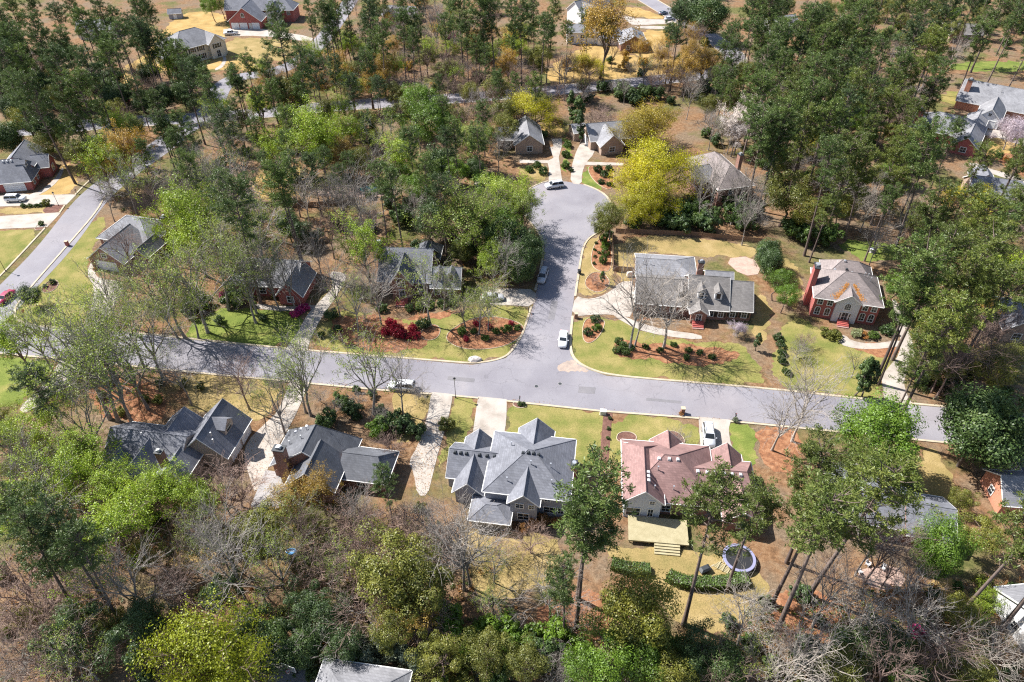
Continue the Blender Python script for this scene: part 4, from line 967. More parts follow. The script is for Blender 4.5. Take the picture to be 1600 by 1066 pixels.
proto_decid('sprout', 3, 'budding', 'grey', 20, 1.0, .62, 8, .135, .28, thin=.020, nch=(6, 4, 4, 3), r=.34)
proto_decid('lime', 3, 'lime', 'brown', 17, 1.1, .85, 16, .15, .36, thin=.018, nch=(7, 4, 4, 3))
proto_decid('thick', 3, 'yellow', 'brown', 15, 1.35, .9, 19, .13, .48, thin=.018, nch=(8, 5, 4, 3), trunk=.24)
proto_decid('small_bare', 2, None, 'pink', 8, 1.25, 0, 0, 0, 0, thin=.014, nch=(8, 5, 4, 4), r=.13, trunk=.16)

def proto_pine(kind, n, h, c0, wide, nl, tuft):
    for v in range(n):
        segs = []; limbs = []
        bend = rng.normal(size=2) * .6; k = 9
        def axis(t): return np.array([bend[0] * t * t, bend[1] * t * t, h * t])
        for i in range(k):
            a, b = axis(i / k), axis((i + 1) / k)
            segs.append([*a, *b, .30 * (1 - .85 * i / k) * (1.2 if i == 0 else 1), .30 * (1 - .85 * (i + 1) / k)])
        cc, nn = [], []
        for i in range(nl):
            f = rng.random() ** .85
            t = c0 + (.985 - c0) * f
            prof = wide * (0.30 + 0.75 * math.sin(math.pi * min(1, (1 - f) * .78 + .12))) * rng.uniform(.55, 1.12)
            a = rng.uniform(0, 2 * math.pi); e = R(rng.uniform(-5, 28) + 30 * f)
            dd = np.array([math.cos(a) * math.cos(e), math.sin(a) * math.cos(e), math.sin(e)])
            p = axis(t); q = p + dd * prof * .6 + rng.normal(size=3) * .15; w = q + unit(dd + np.array([0, 0, .35])) * prof * .45
            segs.append([*p, *q, .075, .045]); segs.append([*q, *w, .045, .02])
            m = max(3, int(prof * 2.1))
            for j in range(m):
                g = rng.uniform(.35, 1.05); c = p + (q - p) * min(1, g * 1.6) + (w - q) * max(0, g * 1.6 - .6) + rng.normal(size=3) * np.array([.5, .5, .22])
                cc.append(c)
        for i in range(int(5)):                       # dead stubs on the bare bole
            t = rng.uniform(.3, c0); a = rng.uniform(0, 6.28); p = axis(t)
            segs.append([*p, *(p + np.array([math.cos(a), math.sin(a), .15]) * rng.uniform(.6, 1.8)), .035, .012])
        V, F = tubes(segs, 6); tm = np_mesh(kind + '_trunk', V, F, BK['pine'], True)
        cc = np.array(cc); c = np.repeat(cc, tuft, 0)
        dirs = rand_dir(len(c)); dirs[:, 2] = np.abs(dirs[:, 2]) * .9 - .12
        dirs = unit(dirs); L = rng.uniform(.28, .52, len(c))[:, None]
        side = unit(np.cross(dirs, rng.normal(size=c.shape))) * rng.uniform(.035, .07, len(c))[:, None]
        o = c + rng.normal(size=c.shape) * .16
        V = np.stack([o, o + dirs * L * .55 - side, o + dirs * L, o + dirs * L * .55 + side], 1).reshape(-1, 3)
        add_proto(kind, tm, np_mesh(kind + '_crown', V, np.arange(len(V)).reshape(-1, 4), LF['pine']))
proto_pine('pine', 2, 27, .50, 4.3, 60, 32)
proto_pine('pine', 2, 27, .62, 3.7, 44, 32)
proto_pine('pine', 2, 27, .42, 3.5, 62, 30)
proto_pine('pine', 1, 27, .57, 4.9, 48, 34)
proto_pine('slim_pine', 2, 27, .66, 3.0, 40, 30)

def lobes(kind, n, leafmat, bark, h, rx, rz, zc, nl, per, size, trunk_r=.25, asp=.62, cone=0.0, fill=.18, rough=0):
    """dense crown: leaves on the skins of many overlapping lobes"""
    for v in range(n):
        d = rand_dir(nl); d[:, 2] = d[:, 2] * .95 + .05
        rad = rng.uniform(.45, .95, nl)[:, None]
        ctr = d * np.array([rx, rx, rz]) * rad * .78
        if rough:
            ctr *= rng.uniform(.55, 1.35, nl)[:, None]; ctr[:, :2] += rng.normal(size=2) * .5
        if cone: ctr[:, :2] *= (1 - cone * (ctr[:, 2:3] / rz + 1) / 2)
        lr = rng.uniform(.24 if not rough else .15, .42 if not rough else .36, nl) * min(rx, rz) * (1 - .5 * cone)
        idx = rng.integers(0, nl, per)
        dd = rand_dir(per); c = ctr[idx] + dd * lr[idx][:, None] * rng.uniform(.7, 1.08, per)[:, None]
        far = np.linalg.norm(c / np.array([rx, rx, rz]), axis=1)
        keep = (far > .45) | (rng.random(per) < fill)
        c, dd = c[keep], dd[keep]
        c[:, 2] += zc
        c = c[c[:, 2] > .08]; dd = dd[:len(c)]
        nr = dd + rand_dir(len(c)) * .55 + np.array([0, 0, .25])
        V, F = leaves(c, nr, rng.uniform(.6, 1.3, len(c)) * size, asp)
        cm = np_mesh(kind + '_crown', V, F, LF[leafmat])
        segs = []
        top = np.array([0, 0, max(zc + rz * .3, .3)]); p = np.zeros(3)
        for i in range(4):
            q = top * (i + 1) / 4 + np.array([*rng.normal(size=2) * .04 * h, 0]) * (i < 3); segs.append([*p, *q, trunk_r * (1 - .2 * i), trunk_r * (1 - .2 * (i + 1))]); p = q
        for i in range(min(nl, 22)):
            e = ctr[i] + np.array([0, 0, zc]); b = top * rng.uniform(.45, .95); m = (b + e) / 2 + rng.normal(size=3) * .1 * rx
            if e[2] > .1: segs.append([*b, *m, trunk_r * .35, trunk_r * .22]); segs.append([*m, *e, trunk_r * .22, trunk_r * .06])
        V, F = tubes(segs, 5)
        add_proto(kind, np_mesh(kind + '_trunk', V, F, BK[bark], True), cm)
lobes('magnolia', 2, 'ever', 'dark', 14, 5.5, 5.8, 7.2, 60, 24000, .155)
lobes('broad', 4, 'olive', 'brown', 14, 5.4, 5.0, 8.0, 46, 19000, .115, fill=.08, rough=1)
lobes('cone', 2, 'evergreen_mid', 'dark', 9, 2.3, 4.4, 4.7, 34, 6500, .15, .16, cone=.75)
lobes('shrub', 4, 'evergreen_mid', 'dark', 2, 1.05, .85, .56, 24, 1900, .085, .04)
lobes('clump', 3, 'ever', 'dark', 5, 2.6, 2.2, 1.75, 34, 6200, .14, .10, rough=1)

# ------------------------------------------------------------------ trees: where they stand
def free_spot(x, y):
    for rr in (0, 1, 2, 3, 4, 5.5, 7, 9):
        for k in range(1 if rr == 0 else 10):
            a = 2 * math.pi * k / 10 + .6
            p = (x + rr * math.cos(a), y + rr * math.sin(a))
            if not any(inside(p, b) for b in BLOCKED): return p
    return (x, y)
LANDMARKS += [('the court', *G(885, 325)), ('the street junction', *G(850, 575)), ('the back road', *G(600, 165)), ('the back road bend', *G(1130, 100)), ('the trampoline', *G(1155, 868)), ('the swimming pool', *G(580, 297)), ('the branching lane', *G(440, 108)), ('the clipped hedge', *G(1090, 905))]
def place_words(x, y):
    """nearest landmark, and the landmark that lies beyond the tree as seen from it"""
    ds = sorted(LANDMARKS, key=lambda l: math.hypot(l[1] - x, l[2] - y))
    a = ds[0]; best = None; bs = -9
    for b in ds[1:9]:
        v1 = (x - a[1], y - a[2]); v2 = (b[1] - a[1], b[2] - a[2])
        c = (v1[0] * v2[0] + v1[1] * v2[1]) / ((math.hypot(*v1) * math.hypot(*v2)) or 1)
        if c > bs: bs, best = c, b
    th = lambda s: s if s.startswith('the ') else 'the ' + s
    return th(a[0]), th(best[0])
#  code: (prototype, object name, label words, category, crown height share, default height, leaf, bark, width)
KINDS = {
 'P': ('pine', 'pine_tree', 'tall green pine', .80, 27, 'pine', None, 1.0),
 'p': ('slim_pine', 'pine_tree', 'slender high crowned pine', .85, 27, 'pine', None, 1.0),
 'Q': ('pine', 'pine_tree', 'olive green pine', .80, 27, 'pine_olive', None, 1.05),
 'D': ('pine', 'pine_tree', 'dark green pine', .80, 28, 'pine_dark', None, 1.0),
 'B': ('bare', 'bare_tree', 'leafless grey tree', .64, 19, None, 'grey', .85),
 'N': ('bare', 'bare_tree', 'leafless brown tree', .64, 16, None, 'brown', 1.0),
 'A': ('bare', 'bare_tree', 'leafless pale tree', .64, 17, None, 'pale', 1.0),
 'K': ('small_bare', 'twiggy_sapling', 'low reddish twiggy tree', .62, 8, None, 'pink', 1.1),
 'k': ('small_bare', 'twiggy_sapling', 'low leafless greyish tree', .62, 8, None, 'grey', 1.1),
 'S': ('sprout', 'budding_tree', 'thinly budding green tree', .66, 19, 'budding', 'grey', .82),
 'L': ('lime', 'leafing_tree', 'fresh lime green tree', .62, 16, 'lime', None, 1.0),
 'M': ('lime', 'leafing_tree', 'sage green leafing tree', .62, 15, 'budding', None, 1.0),
 'Y': ('thick', 'flowering_tree', 'full yellow green tree', .58, 15, 'yellow', None, 1.0),
 'Z': ('thick', 'golden_tree', 'full golden olive tree', .58, 15, 'goldolive', None, 1.0),
 'X': ('thick', 'flowering_tree', 'full lime yellow tree', .58, 15, 'limeyellow', None, 1.0),
 'e': ('broad', 'evergreen_tree', 'ragged dark evergreen tree', .58, 11, 'ever', None, 1.0),
 'O': ('lime', 'golden_tree', 'golden leafing tree', .60, 15, 'gold', None, 1.0),
 'V': ('broad', 'oak_tree', 'olive evergreen oak', .58, 14, 'olive', None, 1.0),
 'E': ('magnolia', 'evergreen_tree', 'dense dark evergreen tree', .52, 12, 'ever', None, 1.0),
 'F': ('broad', 'broadleaf_tree', 'bright green broadleaf tree', .58, 14, 'bright', None, 1.0),
 'C': ('cone', 'conifer', 'cone shaped evergreen', .5, 9, 'evergreen_mid', None, 1.0),
 'c': ('cone', 'conifer', 'dark cone shaped evergreen', .5, 9, 'ever', None, 1.0),
 'W': ('lime', 'blossom_tree', 'white blossoming tree', .6, 12, 'white', 'grey', 1.0),
 'H': ('thick', 'blossom_tree', 'blush pink blossoming tree', .58, 8, 'blush', 'grey', 1.0),
 'u': ('clump', 'evergreen_bush', 'large dark evergreen bush', .45, 4.2, 'ever', None, 1.0),
 'g': ('clump', 'green_bush', 'large green bush', .45, 4.0, 'evergreen_mid', None, 1.0),
 'b': ('clump', 'green_bush', 'large bright green bush', .45, 4.0, 'bright', None, 1.0),
 'y': ('clump', 'golden_bush', 'large golden bush', .45, 4.0, 'gold', None, 1.0),
 'o': ('clump', 'olive_bush', 'large olive bush', .45, 4.0, 'olive', None, 1.0),
 's': ('clump', 'sage_bush', 'large sage grey bush', .45, 3.5, 'sage', None, 1.1),
}
BASEH = {'pine': 27, 'slim_pine': 27, 'bare': 20, 'sprout': 20, 'lime': 17, 'thick': 15, 'small_bare': 8, 'magnolia': 13, 'broad': 13, 'cone': 9.2, 'shrub': 1.55, 'clump': 4.3}
PLUR = {}
def set_mat(o, idx, m):
    if idx < len(o.material_slots):
        o.material_slots[idx].link = 'OBJECT'; o.material_slots[idx].material = m
def plant(code, px, py, hgt=None, label=None, wid=1.0, on_ground=False, xy=None):
    proto, name, words, share, dh, lf, bk, wd = KINDS[code]
    hgt = hgt or dh * random.uniform(.86, 1.12)
    if xy: x, y = xy
    else: x, y = G(px, py, 0 if on_ground else hgt * share)
    if abs(x) > 420: return
    x, y = free_spot(x, y)
    tm, cm = PROTO[proto][random.randrange(len(PROTO[proto]))]
    A, B = place_words(x, y)
    lab = label or '%s by %s towards %s' % (words, A, B)
    root = thing(name, lab, 'bush' if proto in ('clump', 'shrub') else 'tree', (x, y, 0), random.uniform(0, 6.28), None if label else words + ' near ' + A)
    s = hgt / BASEH[proto]; w = s * wd * wid * random.uniform(.92, 1.1)
    root.scale = (w, w, s)
    root.rotation_euler[0] = random.gauss(0, .032); root.rotation_euler[1] = random.gauss(0, .032)
    t = link('stems' if proto in ('clump', 'shrub') else 'trunk', tm, root); c = link('foliage' if proto in ('clump', 'shrub') else 'crown', cm, root)
    if bk: set_mat(t, 0, BK[bk])
    if proto in ('bare', 'small_bare'):
        if bk: set_mat(c, 0, BK[bk])
    elif proto in ('sprout', 'lime', 'thick'):
        if bk: set_mat(c, 0, BK[bk])
        if lf: set_mat(c, 1, LF[lf])
    elif lf: set_mat(c, 0, LF[lf])
    return root
TREES = '''
P 20 20;P 52 8;P 22 68;P 62 58;D 86 32;P 112 14;P 44 108;D 92 108;P 18 140;P 58 150;P 104 150;P 100 70;P 132 48;D 156 18;P 182 34;D 212 24;P 236 20;P 190 64;D 222 58;D 250 12;C 152 58 10;P 172 96;P 30 172 20;E 74 200 13;P 100 184 16;V 68 232 11;P 112 214 16;P 130 150;D 5 100;P 0 45;V 40 190 13;E 8 215 12;P 135 205 15;D 155 120
L 262 100 17;D 290 122;D 312 116 22;F 330 8 12;F 345 5 12;P 242 162 19;P 250 192 18;P 170 186 17;P 205 202 17;P 275 226 17;O 196 236 18;O 182 252 15;L 135 258 16;P 262 204 17;D 350 192 22;p 366 122 22;p 386 100 24;B 345 216;S 372 240;K 392 165;P 300 212 17;P 225 235 15;p 332 128 24;p 322 140 24;E 150 232 10;V 120 236 10
P 432 30;p 482 18;p 500 22;p 525 8;p 540 4;p 514 30;D 575 28 30;P 592 58;P 440 74;P 462 100;P 425 112;D 492 112 20;P 626 40;P 642 66 20;N 666 80 15;P 580 92 19;O 604 108 13;B 680 34;P 720 20;P 746 26;D 772 20;O 746 62 12;L 700 76 9;L 722 72 9;N 702 102 16;N 745 112 15;P 762 88 19;V 452 156 17;O 488 128 12;O 582 132 13;y 520 118;N 552 142 12;A 660 146 14;N 694 134 15;V 628 178 12;F 652 160 16;F 672 190 18;P 610 186 16;V 570 192 12;L 496 205 20;L 478 232 17;L 425 232 14;N 440 222 15;D 702 225 20;N 720 180 14;P 756 176 17;V 772 140 13;O 540 236 12;V 560 250 12;B 582 256 15;L 612 250 14;E 690 255 13;P 642 222 18;P 762 215 18;V 790 196 12;N 650 118 14;P 690 172 17;M 735 220 14
Y 830 168 15;V 846 92 14;B 872 98 14;B 884 112 15;N 912 122 13;O 944 42 30;Y 922 98 11;D 1062 36;P 1050 58 20;E 1106 26 18;E 1076 12 18;S 1010 98 13;O 1072 108 16;O 1100 100 15;P 1150 84;P 1180 52;P 1136 62;P 860 20;P 836 22;P 816 34;P 850 46;c 902 176 13;c 894 166 12;c 908 196 12;K 932 178 10;K 948 172 10;Z 1022 184 17;Z 1000 200 14;Y 1040 250 19;Y 1003 268 16;B 1115 192 13;W 1158 190 16;W 1150 206 13;u 1120 218;g 1106 205;P 1180 152;P 1196 202;B 1080 142 15;u 1120 140 6;u 1100 146 6;u 975 142 6;u 992 148 6;u 1012 140 6;u 1030 146 5;P 800 56 20;N 805 116 14
P 1222 58;P 1260 40;P 1286 30;P 1312 50;P 1342 40;D 1362 20;P 1402 20;D 1442 14;D 1482 28;P 1352 70;D 1376 88 24;D 1422 60;Q 1456 80;P 1232 60;P 1210 72;P 1252 82;P 1226 106;P 1280 72;B 1302 110 15;P 1312 100;Q 1236 160;P 1276 162;P 1226 192;Q 1260 202;P 1302 150;Q 1330 146;P 1292 190;P 1212 216;P 1546 60;P 1580 40;P 1592 72;N 1530 26 14;A 1495 76 13;B 1386 130 14;A 1430 146 15;N 1412 158 13;K 1396 172 12;K 1380 180 11;y 1412 192;b 1352 216 5;F 1358 212 9;Y 1266 224 8;k 1240 248 10;Q 1430 226;Q 1402 240;P 1460 236;P 1490 208 20;H 1582 204 10;H 1600 198 10;P 1345 110;P 1400 110;P 1190 100;P 1180 20;P 1210 10;P 1330 10;D 1520 10;D 1560 8;P 1460 120;P 1270 120;P 1370 150;D 1320 180;Q 1245 130
S 225 270 16;k 310 280 11;L 290 335 20;L 302 372 17;B 266 290 17;B 350 282;B 382 300;S 376 350;S 392 372;N 200 430 11;N 222 425 11;E 46 462 6;S 70 490 17;S 120 472 17;S 162 482 18;S 212 486 17;S 232 462;S 62 515 16;S 290 425;u 300 478;u 322 470;u 352 462 5;S 330 330;B 330 262;N 180 372 13;B 160 300 13;S 255 440;S 185 455 15;S 270 480 15;L 20 530 14;S 330 400 20
p 430 300;P 445 285;A 475 300 15;B 530 310 17;B 555 286;B 582 330 16;p 592 278 22;p 618 285 22;P 662 272 20;D 692 302 22;E 676 345 12;M 716 342 19;B 762 332 16;F 772 352 14;E 780 375 13;M 782 312 16;L 802 312 14;L 570 382 15;B 572 425 13;E 450 352 9;E 470 362 8;B 492 382 14;N 512 352 14;S 415 392 17;S 380 418 17;S 690 440 11;V 722 392 9;S 776 430 11;L 770 405 10;u 640 330 7;u 735 380 7;u 660 385 5;D 360 330;S 350 380;M 745 350;E 800 405 11;E 826 400 10
M 816 336 14;E 822 382 10;E 812 420 9;B 790 392 14;V 956 340 11;V 942 350 9;Y 1000 316 11;Y 1015 295 14;g 1090 322 6;g 1060 332 6;g 1030 340 6;u 1075 345 6;b 1045 325 6;B 1102 290 17;B 1122 272 18;B 1156 290 16;B 1172 330 15;B 1182 300 15;F 1215 440 9;E 1206 410 8;F 1228 462 8;E 1200 395 8;F 1190 400 7;g 1140 335 6;g 1165 345 6;u 1115 350 6
V 1232 300 16;V 1262 330 11;Q 1290 330 17;A 1342 300 15;A 1362 312 14;Q 1402 290 20;B 1422 332 14;B 1376 372 13;g 1240 352 6;g 1268 368 6;g 1285 360 6;Q 1480 330 28;P 1450 372 22;Y 1520 306 11;Q 1532 352;Q 1482 412 28;P 1442 432;Q 1502 442;P 1432 472;Q 1552 402;P 1582 362;Q 1470 492;F 1414 448 9;L 1592 432 14;O 1530 476 11;N 1542 512 13;V 1482 522 12;Q 1330 250;P 1300 262;Q 1360 262;P 1385 318 19;V 1312 325 10;Q 1555 460;V 1450 520 11;N 1510 520 14;Q 1590 330;B 1320 280
S 58 700 15;L 100 742 12;L 142 702 12;S 30 692 15;B 34 742 14;S 80 772 15;L 172 762 11;L 222 772 11;L 272 762 11;K 362 752 10;K 345 770 9;N 330 742 10;L 55 660 12;L 190 800 10;L 310 790 10;S 120 650 17;L 20 790 12
u 512 648;u 600 650;u 632 668;b 580 668 3.5;u 560 640 3.5;u 650 672 3;O 500 768 9;O 462 780 9;P 602 752 13;B 560 790 12;S 420 610 15;o 690 665 3;g 540 630 3;K 610 690 6
F 1368 684 17;F 1340 690 15;E 1532 672 16;E 1562 682 12;Q 1290 742 25;Q 1268 806 25;Q 1342 728 18;c 1350 585 11;c 1360 590 10;Q 1440 545 22;N 1500 552 16;u 1480 600 5;o 1510 590 5;g 1455 590 5;V 1500 775 6;k 1250 540 5;V 1545 580 12;N 1560 545 15;V 1470 575 9
D 30 842 24;D 82 822 24;D 112 872 22;L 182 832 14;B 332 832 17;B 352 870 17;K 42 950 12;K 62 1002 12;K 18 900 12;K 100 935 10;e 122 982 10;e 202 1002 11;e 232 965 9;X 312 1006 17;X 350 1040 11;e 400 985 9;N 270 910 14;e 352 925 8;D 20 800 22;B 200 890 16
S 430 880 14;V 420 830 12;e 460 955 9;e 502 965 9;e 542 1000 8;E 420 1012 8;E 470 1015 7;K 560 842 11;N 575 860 14;V 612 880 16;V 645 905 15;K 560 922 12;O 640 960 9;V 620 980 9;b 700 982 5;b 720 1000 5;V 690 1032 9;b 780 980 5;V 760 1020 9;s 600 1020 4;s 640 1030 4;s 570 1020 4;K 500 880 11;K 660 840 9;N 480 830 12;K 780 850 6;K 830 840 6;K 540 800 9;K 615 815 8
V 1000 945 16;V 975 970 13;F 950 1022 11;F 1000 1042 10;e 1102 1012 10;e 1075 1030 8;u 850 1000 5;b 880 1005 5;V 820 1042 8;k 880 1042 7;A 1172 962 12;S 1182 1032 10;F 920 1050 9;V 1040 1050 9;E 1130 1040 9;b 800 1005 5;o 1020 1000 6
Q 1180 800 22;N 1390 850 14;B 1370 840 14;F 1462 850 12;F 1450 875 9;V 1530 830 9;A 1300 922 14;A 1352 962 14;A 1442 962 14;N 1470 1002 14;A 1562 1002 13;V 1500 965 7;E 1332 1012 8;E 1382 1002 8;u 1290 1030 6;A 1230 1052 13;L 1540 942 6;c 1420 1052 6;c 1440 1060 6;V 1510 1040 9;N 1400 1040 13;o 1470 1050 5;b 1430 1040 5;A 1270 1000 13;V 1310 1050 8
'''
for ent in TREES.replace('\n', ';').split(';'):
    p = ent.split()
    if len(p) >= 3: plant(p[0], float(p[1]), float(p[2]), float(p[3]) * random.uniform(.95, 1.05) if len(p) > 3 else None)

for ent in '''P 903 937 31;P 900 981 25;P 880 1002 19;Q 1068 976 29;Q 1215 984 28;Q 1262 932 28;Q 1498 961 26;Q 1563 984 27;A 1237 690 19;A 1206 704 15;B 725 922 20;B 735 918 18;B 860 968 15;S 486 650 19;S 478 645 16;S 585 648 21;B 630 648 15;B 300 634 14;N 390 640 13
S 172 655 25;S 185 658 23;S 208 664 22;S 168 600 19;S 178 596 20;S 232 640 21;S 255 592 18;D 119 697 18;S 673 509 17;S 727 511 11;S 748 523 12;S 763 516 12;B 532 495 16;B 467 483 19;B 442 482 17;A 1037 543 21;B 984 547 21;B 992 541 17;S 325 520 22;B 596 508 15;S 1330 590 7;Q 1438 602 22;S 400 505 17;S 560 520 15'''.replace('\n', ';').split(';'):
    p = ent.split(); plant(p[0], float(p[1]), float(p[2]), float(p[3]), on_ground=True)

# filler growth in the woods: understorey trees and bushes, each one placed on open ground inside the wood outlines
def scatter(px, mix, n, seed, gap=3.0):
    rg = random.Random(seed); poly = W(px)
    xs = [p[0] for p in poly]; ys = [p[1] for p in poly]; done = []; tries = 0
    while len(done) < n and tries < n * 40:
        tries += 1
        p = (rg.uniform(min(xs), max(xs)), rg.uniform(min(ys), max(ys)))
        if not inside(p, poly) or any(inside(p, b) for b in BLOCKED) or any((p[0] - q[0]) ** 2 + (p[1] - q[1]) ** 2 < gap * gap for q in done): continue
        done.append(p)
        code, lo, hi = rg.choice(mix)
        plant(code, 0, 0, rg.uniform(lo, hi), xy=p)
low = [('k', 5, 9), ('K', 4, 7), ('N', 8, 13), ('u', 2, 4), ('g', 2, 4), ('o', 2, 4), ('S', 9, 14), ('B', 10, 15)]
scatter([(190, 330), (330, 250), (480, 225), (620, 265), (620, 360), (560, 380), (420, 380), (280, 400), (240, 380)], low + [('L', 10, 15), ('S', 12, 18), ('P', 15, 20), ('D', 15, 20)], 62, 1, 3.3)
scatter([(620, 240), (780, 225), (815, 330), (840, 400), (740, 430), (640, 380)], low + [('F', 8, 12), ('E', 6, 9), ('P', 17, 23), ('M', 10, 15)], 26, 2, 3.4)
scatter([(230, 440), (400, 480), (560, 470), (600, 520), (500, 545), (290, 525), (180, 510)], [('u', 1.5, 3), ('k', 3, 6), ('g', 1.5, 3)], 8, 3, 4)
scatter([(0, 200), (150, 190), (300, 186), (330, 160), (220, 120), (140, 150), (0, 60)], [('D', 18, 25), ('P', 18, 25), ('E', 8, 12), ('D', 20, 26), ('u', 3, 5), ('N', 9, 13), ('k', 6, 9)], 70, 4, 3.8)
scatter([(400, 172), (820, 142), (800, 60), (600, 40), (420, 130)], [('k', 6, 9), ('N', 9, 14), ('g', 3, 5), ('y', 3, 5), ('P', 16, 22), ('B', 10, 15), ('V', 8, 12), ('L', 9, 13), ('O', 8, 12), ('N', 10, 14)], 85, 5, 3.8)
scatter([(820, 142), (1100, 112), (1120, 60), (1060, 80), (900, 100)], [('k', 6, 9), ('y', 3, 5), ('o', 3, 5), ('O', 8, 11), ('N', 8, 12), ('P', 17, 22), ('u', 3, 5)], 34, 6, 4)
scatter([(1160, 110), (1420, 90), (1430, 200), (1380, 330), (1200, 330), (1180, 200)], [('Q', 18, 25), ('V', 9, 13), ('g', 3, 5), ('k', 6, 9), ('B', 10, 14), ('V', 8, 12), ('F', 8, 12), ('o', 3, 5), ('N', 8, 13)], 95, 7, 3.4)
scatter([(1160, 5), (1600, 5), (1600, 90), (1440, 95), (1160, 90)], [('P', 20, 26), ('D', 20, 26), ('g', 3, 6), ('N', 9, 13), ('V', 9, 13), ('V', 8, 12), ('e', 8, 12), ('F', 8, 12)], 85, 8, 4.2)
scatter([(1400, 330), (1600, 340), (1600, 640), (1460, 630), (1420, 540)], [('Q', 16, 22), ('N', 9, 14), ('o', 2.5, 4.5), ('V', 7, 10), ('K', 5, 8), ('g', 2, 4)], 44, 9, 4)
scatter([(0, 660), (170, 700), (180, 790), (390, 800), (660, 790), (840, 960), (700, 1080), (0, 1080)], [('k', 5, 9), ('K', 4, 8), ('N', 7, 11), ('o', 1.6, 3), ('u', 1.6, 3.2), ('S', 8, 12), ('V', 5, 8)], 70, 10, 3)
scatter([(1190, 940), (1600, 900), (1600, 1090), (1080, 1090), (1100, 1000)], [('k', 4, 7), ('N', 7, 11), ('u', 1.5, 3), ('o', 1.5, 3), ('g', 1.5, 3), ('K', 4, 6)], 40, 11, 2.6)
scatter([(700, 960), (1080, 1000), (1080, 1090), (680, 1090)], [('b', 2, 4), ('g', 2, 4), ('o', 2, 4), ('k', 4, 6)], 22, 12, 2.4)
scatter([(140, 580), (440, 610), (430, 650), (340, 620), (170, 660)], [('u', 1.2, 2.4), ('o', 1.2, 2.2), ('k', 3, 5)], 12, 13, 2.5)
scatter([(490, 605), (665, 622), (640, 690), (570, 670), (480, 640)], [('u', 1.5, 2.6), ('g', 1.5, 2.4), ('k', 3, 5)], 12, 14, 2.5)
scatter([(960, 355), (1190, 360), (1180, 330), (1070, 290), (985, 325)], [('u', 3, 5), ('g', 3, 5), ('k', 5, 8)], 16, 15, 3)
scatter([(140, 185), (420, 175), (600, 168), (600, 235), (430, 235), (300, 240), (200, 260)], [('P', 14, 20), ('D', 14, 19), ('V', 8, 12), ('N', 9, 13), ('L', 9, 14), ('u', 2, 4)], 34, 17, 4)
scatter([(600, 168), (860, 150), (860, 215), (790, 235), (640, 240)], [('P', 14, 18), ('N', 9, 13), ('V', 8, 12), ('F', 8, 12), ('B', 10, 14), ('u', 2, 4), ('k', 5, 9)], 34, 18, 4)
scatter([(1050, 122), (1160, 112), (1215, 200), (1210, 300), (1110, 222), (1075, 160)], [('B', 10, 15), ('N', 9, 13), ('u', 3, 5), ('k', 6, 9), ('V', 8, 11), ('P', 15, 20)], 34, 19, 3.6)
scatter([(400, 174), (820, 146), (860, 60), (800, 5), (560, 5), (440, 100)], [('N', 9, 13), ('k', 6, 9), ('B', 10, 14), ('O', 8, 12), ('L', 8, 12), ('P', 16, 22), ('D', 16, 22), ('V', 7, 11)], 70, 20, 4)
scatter([(1160, 100), (1430, 85), (1440, 210), (1400, 320), (1210, 320)], [('Q', 17, 22), ('P', 17, 22), ('V', 8, 12), ('e', 7, 11), ('B', 9, 13)], 40, 21, 4)
scatter([(30, 205), (300, 190), (320, 110), (200, 145), (120, 150), (0, 140)], [('D', 16, 22), ('P', 16, 22), ('V', 8, 12), ('e', 7, 11)], 26, 22, 4)
scatter([(860, 140), (1130, 112), (1130, 150), (1090, 165), (860, 165)], [('u', 3, 5), ('g', 3, 5), ('k', 6, 9), ('B', 9, 13), ('N', 8, 12), ('V', 6, 9)], 26, 23, 3.6)
scatter([(0, -8), (1600, -8), (1900, -60), (-300, -60)], [('P', 22, 28), ('D', 22, 28), ('Q', 22, 27)], 30, 16, 8)

# ------------------------------------------------------------------ garden shrubs
def shrub(px, py, r, leafm, label, hgt=None, group=None, name='shrub', z=0):
    tm, cm = PROTO['shrub'][random.randrange(4)]
    x, y = G(px, py, 0)
    o = thing(name, label, 'shrub', (x, y, 0), random.uniform(0, 6), group)
    s = r / 1.0; o.scale = (s, s, (hgt or 1.5 * r) / 1.55)
    link('stems', tm, o); c = link('foliage', cm, o); set_mat(c, 0, LF[leafm]); return o
for px, py, lf, w in ((930, 502, 'ever', 'dark'), (931, 515, 'bright', 'bright green'), (919, 523, 'ever', 'blackish green')): shrub(px, py, 1.25, lf, w + ' shrub in the edged island bed beside the white sedan')
for px, py in ((966, 537), (973, 543), (964, 550), (977, 553), (984, 546)): shrub(px, py, 1.1, 'ever', 'dark round shrub in the cluster at the end of the dormer house bed', group='dark shrubs at the bed end')
for px, py in ((1008, 543), (1072, 561), (1075, 549), (1030, 549), (1092, 553), (1112, 560), (1052, 540)): shrub(px, py, .9, 'evergreen_mid', 'small green shrub in the mulch bed before the dormer house', group='shrubs in the dormer house bed')
for px, py in ((932, 381), (929, 391), (929, 402), (928, 413), (936, 396)): shrub(px, py, .55, 'ever', 'little round shrub in the edged bed along the court', group='little shrubs along the court')
for px, py, r, lf in ((943, 378, 1.2, 'bright'), (945, 388, 1.2, 'bright'), (946, 399, 1.3, 'evergreen_mid'), (942, 411, 1.2, 'evergreen_mid'), (950, 369, 1.4, 'ever')): shrub(px, py, r, lf, 'tall shrub in the row beside the brown board fence', 2.4, 'shrubs along the board fence')
plant('C', 940, 444, 4.2, 'cone shaped evergreen in the round bed by the white drive', on_ground=True); plant('K', 926, 444, 3.6, 'small twiggy red tree in the round bed by the white drive', on_ground=True)
for px, py in ((1215, 531), (1218, 541), (1221, 553), (1222, 566), (1228, 583)): shrub(px, py, 1.15, 'ever', 'clipped dark shrub in the row dividing the two front lawns', group='dark shrubs dividing the lawns')
